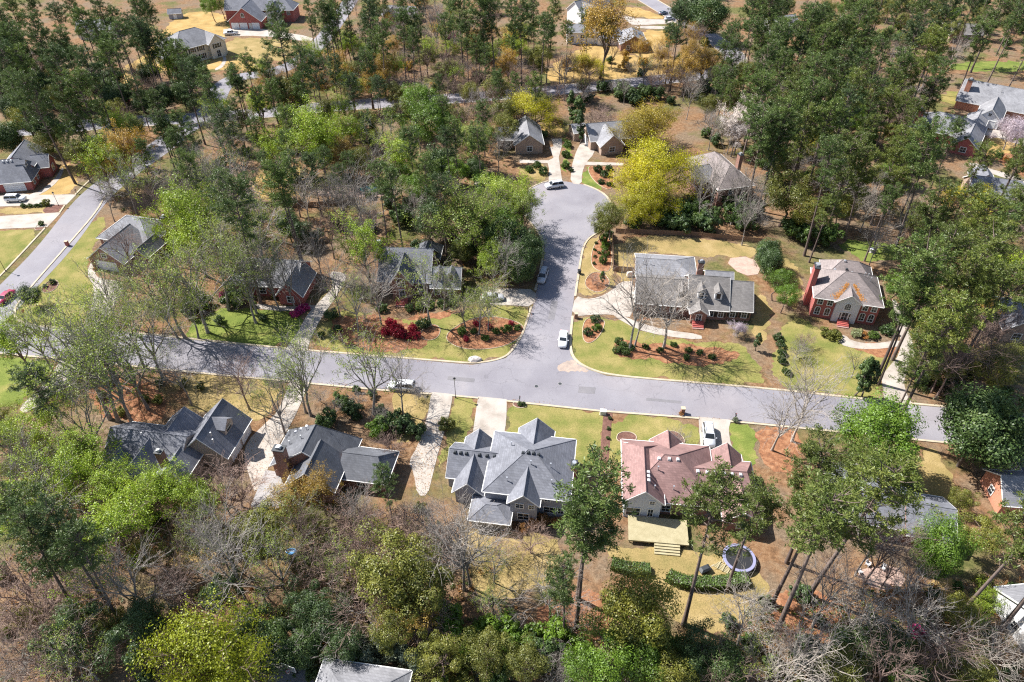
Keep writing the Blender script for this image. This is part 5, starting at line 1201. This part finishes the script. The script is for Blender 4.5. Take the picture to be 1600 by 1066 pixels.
plant('c', 1180, 548, 5.2, 'dark pointed conifer at the corner of the brick dormer house', on_ground=True); plant('H', 1152, 527, 4.0, 'low pale blossoming tree before the brick dormer house', on_ground=True, wid=1.1)
plant('K', 1254, 545, 4.5, 'low grey twiggy shrub tree before the red brick house', on_ground=True)
shrub(1296, 524, 2.5, 'olive', 'big squared olive bush left of the red brick steps', 2.2); shrub(1338, 524, 1.5, 'sage', 'pale shrub right of the red brick steps', 1.7); shrub(1349, 527, 1.3, 'rust', 'rusty shrub under the red brick house windows', 1.4); shrub(1362, 526, 1.5, 'evergreen_mid', 'green shrub under the red brick house windows', 1.5); shrub(1386, 521, 1.9, 'ever', 'dark rounded shrub at the red brick house corner', 2.2)
for px, py in ((953, 655), (951, 671), (950, 686), (948, 702)): shrub(px, py, .45, 'ever', 'tiny dark shrub in the bark strip between two lawns', group='tiny shrubs in the bark strip')
for px, py in ((812, 633), (818, 634)): shrub(px, py, .6, 'ever', 'low dark shrub at the kerb by the small sign post', group='shrubs by the sign post')
for px, py, r in ((612, 508, 1.6), (622, 524, 1.9), (604, 520, 1.4), (634, 528, 1.5), (645, 517, 1.3), (650, 528, 1.2)): shrub(px, py, r, 'redaz', 'deep red azalea on the mulch before the steep roofed brick house', group='deep red azaleas')
for px, py, r in ((745, 508, .9), (765, 512, .8), (798, 508, .8), (728, 532, .8)): shrub(px, py, r, 'redaz', 'small red azalea in the large edged oval bed', group='small red azaleas')
for px, py, r in ((462, 494, 1.2), (470, 488, 1.3), (478, 484, 1.1)): shrub(px, py, r, 'pinkaz', 'crimson pink azalea beside the pale forked path', group='crimson azaleas by the path')
for px, py, r in ((722, 521, 1.3), (790, 517, 1.4), (758, 530, 1.1), (775, 520, 1.0), (740, 520, .9), (808, 515, 1.0)): shrub(px, py, r, 'evergreen_mid', 'green shrub in the large edged oval bed', group='green shrubs in the oval bed')
shrub(662, 512, 1.7, 'ever', 'dark upright shrub by the small round bed', 2.9)
for px, py, r in ((640, 486, 1.3), (655, 484, 1.3), (672, 481, 1.4), (690, 479, 1.4), (705, 477, 1.3), (598, 486, 1.5)): shrub(px, py, r, 'ever', 'dark foundation shrub before the steep roofed brick house', group='foundation shrubs of the steep roofed house')
for px, py, r, lab in ((704, 62, 2.4, 'huge pink azalea among the trees north of the back road'), (198, 160, 2.3, 'pink azalea in shade beside the back road'), (1480, 582, 1.5, 'magenta azalea under the trees by the curving drive'), (1432, 990, 1.3, 'magenta azalea among the pale fallen branches'), (396, 148, 2.2, 'pink azalea beside the branching lane'), (352, 465, 1.3, 'purple pink azalea in shade by the tree screened house')): shrub(px, py, r, 'pinkaz', lab)
shrub(1592, 255, 2.2, 'redaz', 'dark red shrub on the straw bed by the wood edge', 2.6)
for px, py in ((37, 324), (47, 323.5), (57, 323), (66, 322)): shrub(px, py, .85, 'evergreen_mid', 'round green shrub in the row along the left driveway', group='round shrubs along the left driveway')
shrub(73, 321, 1.3, 'olive', 'larger olive shrub ending the row along the left driveway'); shrub(65, 352, .9, 'evergreen_mid', 'green shrub in the small bed between the left driveways')
shrub(84, 443, .9, 'ever', 'dark shrub in the round bed on the corner lawn'); shrub(70, 449, .7, 'sage', 'pale shrub in the round bed on the corner lawn'); shrub(150, 422, .8, 'rust', 'reddish shrub by the corner house garage')
shrub(1560, 246, 1.4, 'evergreen_mid', 'green shrub on the straw bed'); shrub(1572, 252, 1.3, 'rust', 'rusty shrub on the straw bed')
for px, py, r in ((934, 268, 1.6), (945, 276, 1.6), (940, 287, 1.2), (952, 266, 1.5), (952, 290, 1.2)): shrub(px, py, r, 'ever', 'dark shrub in the edged bed beside the right twin drive', group='shrubs by the right twin drive')
for px, py, r in ((838, 262, 1.6), (848, 272, 1.8), (828, 268, 1.5), (884, 262, 1.5), (886, 230, 1.6), (884, 245, 1.6)): shrub(px, py, r, 'evergreen_mid', 'green shrub beside the left twin drive', group='shrubs by the left twin drive')
shrub(892, 268, .9, 'ever', 'dark shrub at the foot of the strip between the twin drives'); shrub(1148, 658, .7, 'sage', 'grey shrub round the black post by the wide drive'); shrub(1064, 648, .6, 'rust', 'rusty shrub round the brick mailbox')
plant('k', 1055, 702, 5.0, 'small bare multi stemmed tree in the oval bed', on_ground=True)
for px, py, r in ((850, 815, 1.2), (870, 820, 1.1), (832, 822, 1.2), (816, 828, 1.0)): shrub(px, py, r, 'rust', 'brown winter shrub behind the grey hip roofed house', group='brown winter shrubs')

# clipped hedges
def hedge(px, w, h, label, leafm):
    l = chaikin(W(px), 2); n = 0
    L = sum(math.hypot(b[0] - a[0], b[1] - a[1]) for a, b in zip(l, l[1:]))
    N = int(L * 330); P = np.zeros((N, 3)); NR = np.zeros((N, 3))
    arr = np.array(l); seg = np.linalg.norm(np.diff(arr, axis=0), axis=1); cum = np.concatenate([[0], np.cumsum(seg)])
    t = rng.random(N) * cum[-1]; i = np.clip(np.searchsorted(cum, t) - 1, 0, len(seg) - 1); f = ((t - cum[i]) / seg[i])[:, None]
    c = arr[i] + (arr[i + 1] - arr[i]) * f; d = (arr[i + 1] - arr[i]) / seg[i][:, None]; nn = np.stack([-d[:, 1], d[:, 0]], 1)
    u = rng.random(N); side = rng.choice([-1, 1], N)
    topm = u < .5
    lat = np.where(topm, rng.uniform(-1, 1, N), side) * w / 2 * (1 + rng.normal(size=N) * .08); zz = np.where(topm, h * (1 + rng.normal(size=N) * .06), rng.uniform(.05, h, N))
    P[:, :2] = c + nn * lat[:, None]; P[:, 2] = zz
    NR[:, :2] = nn * np.where(topm, 0, side)[:, None]; NR[:, 2] = topm; NR += rand_dir(N) * .6
    o = thing('hedge', label, 'hedge', (float(c[0, 0]) * 0 + float(arr[:, 0].mean()), float(arr[:, 1].mean()), 0))
    P[:, :2] -= np.array([arr[:, 0].mean(), arr[:, 1].mean()])
    V, F = leaves(P, NR, rng.uniform(.08, .15, N)); link('foliage', np_mesh('hedge_foliage', V, F, LF[leafm]), o)
    m = MB()
    rel = [(x - arr[:, 0].mean(), y - arr[:, 1].mean()) for x, y in l]
    a, b = offset(rel, w * .42), offset(rel, -w * .42)
    m.loft([[(p[0], p[1], 0), (q[0], q[1], 0), (q[0], q[1], h * .9), (p[0], p[1], h * .9)] for p, q in zip(a, b)]); m.build('branches', BK['dark'], o)
hedge([(1043, 902), (1060, 912), (1095, 916), (1130, 914), (1165, 908)], 1.7, 1.2, 'long clipped green hedge curving behind the rose roofed house', 'evergreen_mid')
hedge([(955, 884), (985, 892), (1015, 893)], 1.6, 1.0, 'short clipped hedge below the timber deck', 'evergreen_mid')

# ------------------------------------------------------------------ vehicles
def car(kind, pm, label, px, py, head, z=0.06):
    x, y = G(px, py, 0.4)
    root = thing({'sedan': 'parked_car', 'suv': 'parked_suv', 'pickup': 'pickup_truck'}[kind], label, 'pickup truck' if kind == 'pickup' else 'car', (x, y, z), R(head))
    if kind == 'sedan':
        st = [(-2.42, .78, .70), (-2.3, .98, .84), (-1.5, 1.03, .90), (0, 1.0, .91), (1.1, .98, .90), (2.0, .86, .86), (2.35, .74, .76), (2.45, .6, .66)]; H = 1.46; cab = (-1.75, 1.15, -1.05, .45); wb = 1.4; wr = .33
    elif kind == 'suv':
        st = [(-2.5, .9, .80), (-2.42, 1.1, .92), (-1.5, 1.15, .97), (0, 1.13, .98), (1.1, 1.12, .97), (2.1, 1.02, .93), (2.42, .9, .84), (2.5, .7, .74)]; H = 1.82; cab = (-2.42, 1.25, -2.15, .55); wb = 1.48; wr = .38
    else:
        st = [(-2.9, .95, .86), (-2.85, 1.12, .95), (-1.5, 1.15, .98), (0, 1.15, .98), (1.2, 1.14, .98), (2.4, 1.05, .94), (2.75, .92, .86), (2.85, .7, .78)]; H = 1.88; cab = (-.75, 1.5, -.6, .85); wb = 1.75; wr = .40
    m = MB()
    m.loft([[(sx, -hw * .9, .28), (sx, hw * .9, .28), (sx, hw, .5), (sx, hw * 1.0, zb * .82), (sx, hw * .9, zb), (sx, -hw * .9, zb), (sx, -hw, zb * .82), (sx, -hw, .5)] for sx, zb, hw in st])
    body = m.build('body', pm, root, True)
    b0, b1, t0, t1 = cab; zb = st[3][1] - .02; hw = st[3][2]
    wb0, wt = hw * .87, hw * .70
    g = MB(); g.loft([[(b0, -wb0, zb), (b1, -wb0, zb), (b1, wb0, zb), (b0, wb0, zb)], [(t0, -wt, H - .06), (t1, -wt, H - .06), (t1, wt, H - .06), (t0, wt, H - .06)]]); g.build('window_glass', GLASS, root)
    r = MB(); r.loft([[(t0 - .06, -wt - .03, H - .09), (t1 + .08, -wt - .03, H - .09), (t1 + .08, wt + .03, H - .09), (t0 - .06, wt + .03, H - .09)], [(t0 + .05, -wt + .06, H), (t1 - .1, -wt + .06, H), (t1 - .1, wt - .06, H), (t0 + .05, wt - .06, H)]]); r.build('roof', pm, root)
    for sx0, sx1 in ((b0, t0), (b1, t1), ((b0 + b1) / 2 - .1, (t0 + t1) / 2 - .1)):
        for sy in (-1, 1): MB().tube([(sx0, sy * (wb0 + .005), zb), (sx1, sy * (wt + .01), H - .07)], .05, 5).build('pillar', pm, root)
    if kind == 'suv':
        for sy in (-1, 1): MB().tube([(t0 + .1, sy * wt * .9, H + .05), (t1 - .2, sy * wt * .9, H + .05)], .025, 5).build('roof_rail', BLACK, root)
        for xx in (t0 + .5, t1 - .6): MB().tube([(xx, -wt * .9, H + .07), (xx, wt * .9, H + .07)], .025, 5).build('roof_bar', METAL, root)
    if kind == 'pickup': MB().box(-2.78, -.85, -.78, .78, .8, 1.165).build('bed', DARKP, root)
    for sx in (-wb, wb):
        for sy in (-1, 1):
            w = MB(); k = 14; yy = sy * (hw - .1)
            w.loft([[(sx + wr * math.cos(2 * math.pi * i / k), yy + o, wr - .02 + wr * math.sin(2 * math.pi * i / k)) for i in range(k)] for o in (-.12, .12)])
            t = w.build('wheel', RUBBER, root, False)
            w = MB(); w.loft([[(sx + wr * .62 * math.cos(2 * math.pi * i / k), yy + sy * o, wr - .02 + wr * .62 * math.sin(2 * math.pi * i / k)) for i in range(k)] for o in (.10, .135)]); w.build('rim', METAL, t)
    fx, rx = st[-3][0], st[1][0]
    for sy in (-1, 1):
        MB().box(fx + .05, fx + .34, sy * .62 - .17, sy * .62 + .17, st[-2][1] - .22, st[-2][1] - .04).build('headlight', LAMPG, root)
        MB().box(rx - .13, rx + .05, sy * .66 - .12, sy * .66 + .12, .72, .95).build('tail_light', REDL, root)
        MB().box(b1 - .25, b1 - .1, sy * (hw + .1) - .09, sy * (hw + .1) + .09, zb, zb + .15).build('mirror', pm, root)
    return root
car('suv', paint('paint_pale_silver', (0.52, 0.54, 0.58)), 'pale silver sport utility vehicle with roof rails on the wide drive', 1107, 682, -97)
car('sedan', P_WHITE, 'white sedan parked at the kerb by the street junction', 880, 531, -98)
car('suv', P_SILVER, 'silver sport utility vehicle parked in tree shade on the court street', 848, 433, -103)
car('suv', P_WHITE, 'white boxy vehicle parked across the head of the court', 866, 291, 196)
car('suv', P_WHITE, 'white vehicle parked along the kerb beneath budding trees', 628, 605, 174)
car('sedan', P_RED, 'magenta red car at the side street corner', 9, 466, 262)
car('suv', P_WHITE, 'white car standing before the charcoal roofed house garage', 25, 312, 4)
car('pickup', P_WHITE, 'white pickup truck beside the three garage doors', 361, 53, 182)
car('suv', P_DARK, 'dark blue vehicle in deep shade beside the pine covered house', 1410, 752, -100)
car('sedan', P_SILVER, 'silver car on the drive beside the steep roofed brick house', 770, 466, 4)
car('sedan', P_SILVER, 'silver car at the mouth of the far lane drive', 1046, 30, 20)
car('sedan', P_BLUE, 'grey blue car parked on the far lane', 1036, 21, 35)

# ------------------------------------------------------------------ street furniture and garden things
def lamp_post(px, py, label, h=4.4, group=None):
    x, y = G(px, py); o = thing('lamp_post', label, 'lamp post', (x, y, 0), 0, group)
    m = MB(); m.cyl(0, 0, 0, .5, .11, 10, .08); m.cyl(0, 0, .5, h, .06, 8, .045); m.build('pole', BLACK, o)
    l = MB(); l.loft([[(r * math.cos(2 * math.pi * i / 8), r * math.sin(2 * math.pi * i / 8), z) for i in range(8)] for z, r in ((h, .08), (h + .12, .17), (h + .42, .21))]); l.build('lantern', LAMPG, o)
    c = MB(); c.loft([[(r * math.cos(2 * math.pi * i / 8), r * math.sin(2 * math.pi * i / 8), z) for i in range(8)] for z, r in ((h + .42, .27), (h + .56, .16), (h + .66, .03))]); c.build('lantern_cap', BLACK, o)
lamp_post(712, 622, 'black lamp post at the kerb between the two pale drives'); lamp_post(9, 424, 'black lamp post on the lawn beside the left street'); lamp_post(92, 322, 'dark lamp post in the bed between the left driveways', 3.4)
def mailbox(px, py, label, brickm=None, h=1.1, rz=0):
    x, y = G(px, py); o = thing('mailbox', label, 'mailbox', (x, y, 0), R(rz))
    if brickm: MB().box(-.32, .32, -.32, .32, 0, h).build('pillar', brickm, o); MB().box(-.38, .38, -.38, .38, h, h + .09).build('cap', KERB, o); z = h * .72; MB().box(-.1, .1, .321, .36, z - .1, z + .12).build('box_door', BLACK, o)
    else:
        MB().box(-.05, .05, -.05, .05, 0, h).build('post', WOODB if rz else BLACK, o)
        b = MB(); k = 8; b.loft([[(.11 * math.cos(math.pi * i / k), yy, h + .1 + .11 * math.sin(math.pi * i / k)) for i in range(k + 1)] + [(-.11, yy, h), (.11, yy, h)] for yy in (-.26, .26)]); b.build('box', BLACK, o)
        MB().box(.112, .125, -.05, .12, h + .1, h + .3).build('flag', RED, o)
mailbox(1066, 646, 'brick pillar mailbox at the kerb of the rose roofed house', BR_BROWN, 1.3); mailbox(660, 617, 'black mailbox on a post near the leaf strewn drive'); mailbox(812, 628, 'black mailbox at the kerb by low dark shrubs'); mailbox(1148, 655, 'black mailbox at the mouth of the wide drive'); mailbox(106, 384, 'brick mailbox on the grass verge of the left street', BR_RED, 1.2); mailbox(120, 303, 'black mailbox where the left driveway meets the street'); mailbox(900, 497, 'brick mailbox at the mouth of the dormer house drive', BR_BROWN, 1.2); mailbox(826, 489, 'black mailbox opposite the dormer house drive')
x, y = G(903, 428); o = thing('wheeled_bin', 'dark wheeled bin standing at the court kerb', 'bin', (x + .3, y, 0), .2)
MB().loft([[(-.26, -.3, .06), (.26, -.3, .06), (.26, .3, .06), (-.26, .3, .06)], [(-.33, -.38, 1.0), (.33, -.38, 1.0), (.33, .38, 1.0), (-.33, .38, 1.0)]]).build('body', DARKP, o); MB().loft([[(-.36, -.42, 1.0), (.36, -.42, 1.0), (.36, .42, 1.0), (-.36, .42, 1.0)], [(-.3, -.36, 1.1), (.3, -.36, 1.1), (.3, .36, 1.1), (-.3, .36, 1.1)]]).build('lid', BLACK, o)
for sx in (-1, 1): MB().tube([(sx * .2, .34, .12), (sx * .33, .34, .12)], .12, 10).build('wheel', RUBBER, o)
x, y = G(942, 647); o = thing('utility_box', 'pale green utility cabinet at the kerb beside the bark strip', 'utility box', (x, y, 0), R(-6)); MB().box(-.5, .5, -.35, .35, 0.1, .85).build('cabinet', LF and plain('utility_green', (.55, .6, .52), .5), o); MB().box(-.6, .6, -.45, .45, 0, .1).build('plinth', KERB, o); MB().box(-.53, .53, -.38, .38, .85, .92).build('lid', TRIM, o)
# stop sign with street name blades on the left corner
x, y = G(43, 500); o = thing('stop_sign', 'red octagonal stop sign with street name blades on the corner lawn', 'sign', (x, y, 0), 0)
MB().cyl(0, 0, 0, 3.3, .04, 8).build('post', BLACK, o)
def oct_(xx, r): return [(xx, r * math.cos(R(22.5 + 45 * i)), 2.35 + r * math.sin(R(22.5 + 45 * i))) for i in range(8)]
p = MB().loft([oct_(.05, .42), oct_(.07, .42)]).build('panel', RED, o); MB().loft([oct_(.042, .45), oct_(.049, .45)]).build('border', TRIM, p)
tc = bpy.data.curves.new('stop', 'FONT'); tc.body = 'STOP'; tc.size = .3; tc.align_x = 'CENTER'; tc.align_y = 'CENTER'
to = bpy.data.objects.new('stop', tc); tmesh = bpy.data.meshes.new_from_object(to); bpy.data.objects.remove(to)
tmesh.materials.append(TRIM); tl = link('lettering', tmesh, p); tl.location = (.075, 0, 2.35); tl.rotation_euler = (R(90), 0, R(90))
MB().box(-.01, .01, -.5, .5, 3.0, 3.16).build('name_blade', GREENS, o); MB().box(-.5, .5, -.01, .01, 3.18, 3.34).build('name_blade', GREENS, o)
# boulder at the junction
x, y = G(742, 563); r = np.random.default_rng(3); b = MB(); rings = []
for zz, rr in ((0, .95), (.25, 1.05), (.55, .85), (.75, .45)): rings.append([(rr * 1.35 * math.cos(2 * math.pi * i / 9) * r.uniform(.85, 1.1), rr * .8 * math.sin(2 * math.pi * i / 9) * r.uniform(.85, 1.1), zz + r.uniform(-.05, .05)) for i in range(9)])
tag(b.loft(rings).build('boulder', STONE), 'pale boulder on the grass at the junction kerb', 'boulder').location = (x, y, 0)
# trampoline
x, y = G(1155, 872, .85); o = thing('trampoline', 'round trampoline with blue padded rim on the back lawn', 'trampoline', (x, y, 0))
k = 28; ring = lambda rr, z: [(rr * math.cos(2 * math.pi * i / k), rr * math.sin(2 * math.pi * i / k), z) for i in range(k)]
MB().loft([ring(1.95, .86), ring(2.35, .86), ring(2.38, .92), ring(2.33, .96), ring(1.93, .94), ring(1.95, .86)], False).build('padded_rim', BLUE, o); MB().loft([ring(1.94, .86), ring(1.94, .88)]).build('mat', BLACK, o)
for i in range(6):
    a = 2 * math.pi * i / 6; MB().tube([(2.2 * math.cos(a - .15), 2.2 * math.sin(a - .15), .86), (2.2 * math.cos(a - .15), 2.2 * math.sin(a - .15), .05), (2.2 * math.cos(a + .15), 2.2 * math.sin(a + .15), .05), (2.2 * math.cos(a + .15), 2.2 * math.sin(a + .15), .86)], .03, 5).build('leg', METAL, o)
x, y = G(1131, 889); o = thing('timber_stack', 'loose stack of pale timbers beside the trampoline', 'timber', (x, y, 0), R(-35))
for i in range(5): MB().box(-1.5 + .1 * i, 1.3 + .15 * (i % 3), -.5 + .24 * i, -.36 + .24 * i, 0.0, .14).build('plank', WOOD, o)
for i in range(3): MB().box(-.9 + .75 * i, -.75 + .75 * i, -.6, .8, .142, .24).build('plank', WOOD, o)
x, y = G(1100, 893); o = thing('garden_cart', 'dark covered garden cart beside the clipped hedge', 'cart', (x, y, 0), .4); MB().loft([[(-.8, -.4, .35), (.8, -.4, .35), (.8, .4, .35), (-.8, .4, .35)], [(-.9, -.5, .7), (.9, -.5, .7), (.9, .5, .7), (-.9, .5, .7)], [(-.5, -.25, .95), (.5, -.25, .95), (.5, .25, .95), (-.5, .25, .95)]]).build('tub', DARKP, o)
for sy in (-1, 1): MB().tube([(0, sy * .42, .28), (0, sy * .52, .28)], .28, 12).build('wheel', RUBBER, o)
MB().tube([(.85, 0, .5), (1.5, 0, .8)], .03, 5).build('handle', METAL, o)
# white garden chairs on the paved patch under the pines
def chair(px, py, rz, label):
    x, y = G(px, py); o = thing('garden_chair', label, 'chair', (x, y, 0.06), R(rz), 'white garden chairs')
    MB().box(-.28, .28, -.28, .28, .4, .45).build('seat', SD_WHITE, o); MB().loft([[(-.28, .24, .45), (.28, .24, .45), (.28, .28, .45), (-.28, .28, .45)], [(-.26, .36, .95), (.26, .36, .95), (.26, .4, .95), (-.26, .4, .95)]]).build('backrest', SD_WHITE, o)
    for sx in (-1, 1):
        for sy in (-1, 1): MB().box(sx * .24 - .03, sx * .24 + .03, sy * .24 - .03, sy * .24 + .03, 0, .4).build('leg', SD_WHITE, o)
        MB().box(sx * .3 - .04, sx * .3 + .04, -.26, .28, .62, .66).build('armrest', SD_WHITE, o)
for a in ((1355, 884, 30), (1342, 896, 110), (1378, 890, -40)): chair(*a, 'white garden chair on the paved patch under the bare tree')
for a in ((598, 299, 20), (616, 297, -30)): chair(*a, 'white garden chair beside the swimming pool')
sheet('pool_water', chaikin(W([(560, 292), (600, 290), (606, 299), (566, 302)]), 2, True), 0.09, POOL)
# basketball hoop
x, y = G(452, 1046, 3.0); o = thing('basketball_hoop', 'basketball hoop with framed backboard beside the evergreens', 'basketball hoop', (x, y, 0), R(160))
MB().tube([(0, -.9, 0), (0, -.9, 2.6), (0, -.05, 3.2)], .06, 8).build('pole', BLACK, o); p = MB().box(-.9, .9, 0, .04, 2.9, 3.95).build('backboard', plain('backboard', (.30, .32, .33), .3), o)
MB().box(-.95, .95, -.02, .06, 3.95, 4.02).box(-.95, .95, -.02, .06, 2.83, 2.9).box(-.97, -.9, -.02, .06, 2.9, 3.95).box(.9, .97, -.02, .06, 2.9, 3.95).build('frame', TRIM, p)
MB().tube([(.23 * math.cos(2 * math.pi * i / 14), .3 + .23 * math.sin(2 * math.pi * i / 14), 3.05) for i in range(14)], .02, 5, True).build('rim', RED, o)
MB().loft([[(rr * math.cos(2 * math.pi * i / 12), .3 + rr * math.sin(2 * math.pi * i / 12), z) for i in range(12)] for z, rr in ((3.04, .22), (2.8, .15), (2.62, .13))], False).build('net', SD_WHITE, o)
sheet('court_pad', W([(425, 1040), (500, 1038), (495, 1075), (415, 1075)]), 0.03, PATIO)
x, y = G(456, 864); o = thing('paddling_tub', 'blue plastic tub on the leaf litter', 'tub', (x, y, 0)); MB().loft([[(r_ * math.cos(2 * math.pi * i / 14), r_ * .7 * math.sin(2 * math.pi * i / 14), z) for i in range(14)] for z, r_ in ((0, .6), (.4, .75), (.42, .8), (.4, .68), (.12, .55))]).build('basin', paint('tub_blue', (.12, .32, .6)), o); MB().box(-.9, .9, -.05, .05, .38, .43).build('handle', SD_WHITE, o)
x, y = G(984, 432); o = thing('covered_grill', 'pale covered grill beside the dormer house garage', 'grill', (x, y, 0), .1); MB().loft([[(-.7, -.4, .1), (.7, -.4, .1), (.7, .4, .1), (-.7, .4, .1)], [(-.7, -.35, .95), (.7, -.35, .95), (.7, .35, .95), (-.7, .35, .95)], [(-.4, -.2, 1.25), (.4, -.2, 1.25), (.4, .2, 1.25), (-.4, .2, 1.25)]]).build('cover', SD_CREAM, o)
for sx in (-1, 1): MB().box(sx * .6 - .05, sx * .6 + .05, -.3, .3, 0, .12).build('foot', BLACK, o)
x, y = G(1360, 394); o = thing('garden_urn', 'white urn standing on the grass behind the red brick house', 'urn', (x, y, 0)); MB().loft([[(r_ * math.cos(2 * math.pi * i / 12), r_ * math.sin(2 * math.pi * i / 12), z) for i in range(12)] for z, r_ in ((0, .4), (.15, .35), (.3, .18), (.5, .4), (.9, .55), (1.0, .6))]).build('bowl', SD_WHITE, o); MB().box(-.5, .5, -.5, .5, -.02, .1).build('plinth', KERB, o)
# board fences: posts, rails and boards
def fence(px, label, h=1.5, mat=WOODB):
    l = W(px); x0, y0 = l[0]; o = thing('board_fence', label, 'fence', (x0, y0, 0))
    for a, b in zip(l, l[1:]):
        L = math.hypot(b[0] - a[0], b[1] - a[1]); n = max(1, round(L / 2.4)); ang = math.atan2(b[1] - a[1], b[0] - a[0])
        for i in range(n):
            M = Matrix.Translation((a[0] - x0 + (b[0] - a[0]) * i / n, a[1] - y0 + (b[1] - a[1]) * i / n, 0)) @ Matrix.Rotation(ang, 4, 'Z'); w = L / n
            MB().box(-.06, .06, -.06, .06, 0, h + .1).xf(M).build('post', mat, o)
            pn = MB()
            for j in range(int((w - .14) / .15)): pn.box(.075 + j * .15, .075 + j * .15 + .135, -.075, -.055, .06, h)
            pn.box(.07, w - .07, -.052, .0, .3, .4); pn.box(.07, w - .07, -.052, .0, h - .35, h - .25)
            pn.xf(M).build('panel', mat, o)
fence([(957, 372), (958, 424), (990, 427)], 'brown board fence beside the shrub row of the dormer house', 1.6)
fence([(962, 364), (1080, 369), (1192, 380)], 'long brown board fence behind the dormer house yard', 1.3)
fence([(395, 322), (480, 324), (560, 318)], 'dark board fence below the straw clearing', 1.4)
fence([(845, 183), (880, 196)], 'short board fence behind the hidden brick house', 1.4)

# ------------------------------------------------------------------ things nobody could count: undergrowth and fallen leaves
def litter(name, polys, n, h, size, mats, label, flat=False):
    P = []
    for poly, k in polys:
        w = W(poly); xs = [p[0] for p in w]; ys = [p[1] for p in w]; c = 0; tries = 0
        while c < k and tries < k * 6:
            tries += 1
            p = (random.uniform(min(xs), max(xs)), random.uniform(min(ys), max(ys)))
            if inside(p, w) and (flat or not any(inside(p, b) for b in BLOCKED)): P.append(p); c += 1
    P = np.array(P)
    c = np.repeat(np.concatenate([P, np.zeros((len(P), 1))], 1), n, 0)
    if flat: c[:, 2] = .07 + rng.random(len(c)) * .02; nr = np.tile([0, 0, 1.], (len(c), 1)) + rand_dir(len(c)) * .25
    else:
        hh = np.repeat(rng.uniform(.3, 1, len(P)) * h, n); c[:, :2] += rng.normal(size=(len(c), 2)) * .35 * hh[:, None]; c[:, 2] = rng.random(len(c)) * hh; nr = rand_dir(len(c)) + np.array([0, 0, .5])
    V, F = leaves(c, nr, rng.uniform(.6, 1.3, len(c)) * size)
    me = np_mesh(name, V, F, mats[0])
    for m in mats[1:]: me.materials.append(m)
    me.polygons.foreach_set('material_index', np.repeat(rng.integers(0, len(mats), len(P)), n).astype(np.int32)); me.update()
    tag(link(name, me), label, 'ground cover', kind='stuff')
litter('undergrowth', [([(0, 660), (170, 700), (180, 790), (390, 800), (660, 790), (840, 960), (700, 1090), (0, 1090)], 900), ([(1190, 940), (1600, 900), (1600, 1090), (1080, 1090), (1100, 1000)], 600), ([(700, 960), (1080, 1000), (1080, 1090), (680, 1090)], 300),
       ([(190, 330), (330, 250), (480, 225), (620, 265), (620, 360), (540, 400), (400, 400), (260, 440)], 500), ([(620, 240), (780, 225), (815, 330), (840, 400), (740, 430), (640, 380)], 260), ([(1400, 330), (1600, 340), (1600, 640), (1460, 630), (1420, 540)], 450), ([(1160, 110), (1420, 90), (1430, 200), (1380, 330), (1200, 330)], 400), ([(400, 172), (820, 142), (800, 60), (600, 40), (420, 130)], 400)],
       26, 1.1, .13, [LF['olive'], LF['rust'], LF['evergreen_mid'], LF['sage']], 'low mixed undergrowth across the woodland floor')
litter('fallen_leaves', [([(700, 657), (686, 702), (676, 743), (668, 775), (652, 775), (646, 737), (638, 722), (653, 697), (668, 655)], 700), ([(466, 640), (455, 662), (430, 705), (420, 730), (400, 775), (390, 745), (386, 690), (408, 668), (437, 641)], 500), ([(115, 590), (80, 620), (40, 648), (28, 638), (60, 610), (85, 580)], 350), ([(182, 565), (602, 605), (602, 608.5), (182, 568.5)], 500), ([(352, 538), (735, 570), (735, 573), (352, 541)], 350), ([(952, 589.5), (1430, 634.5), (1430, 637), (952, 591.5)], 300), ([(826, 500), (842, 440), (850, 405), (854, 405), (846, 442), (830, 502)], 300), ([(800, 623), (1280, 667), (1280, 670), (800, 626)], 250)],
       1, 0, .07, [LF['rust']], 'brown leaves fallen across the shaded drives', True)

# manhole covers and the sandy wash where the court meets the street
for px, py in ((838, 604), (875, 600), (540, 585)):
    x, y = G(px, py); o = thing('manhole_cover', 'round iron manhole cover set in the street asphalt', 'manhole', (x, y, 0.047), 0, 'manhole covers in the street'); MB().cyl(0, 0, 0, .012, .42, 18).build('frame', PATIO, o); MB().cyl(0, 0, 0.0121, .02, .34, 18).build('lid', DARKP, o)

# look-alikes that share a description: the tallest and the shortest of each set say so
sets = {}
for o in C.objects:
    if o.parent is None and o.get('group') and o.get('category') in ('tree', 'bush'): sets.setdefault(o['label'], []).append(o)
for lab, os_ in sets.items():
    if len(os_) > 1 and len(lab.split()) < 16:
        os_.sort(key=lambda q: q.scale[2])
        os_[0]['label'] = ('shorter ' if len(os_) == 2 else 'shortest ') + lab
        os_[-1]['label'] = ('taller ' if len(os_) == 2 else 'tallest ') + lab
        if len(os_) == 3: os_[1]['label'] = 'middling ' + lab
for o in C.objects:
    if o.parent is None and o.get('label'):
        for a, b in (('tallest tall ', 'tallest '), ('taller tall ', 'taller '), ('shortest tall ', 'shortest '), ('shorter tall ', 'shorter '), ('middling tall ', 'middling '), ('est low ', 'est '), ('er low ', 'er '), ('middling low ', 'middling ')): o['label'] = o['label'].replace(a, b)
sheet('sand_wash', ragged(chaikin(W([(868, 574), (885, 566), (894, 561), (906, 572), (925, 581), (900, 583), (880, 580)]), 1, True), .35, .35, 5), 0.054, SAND)
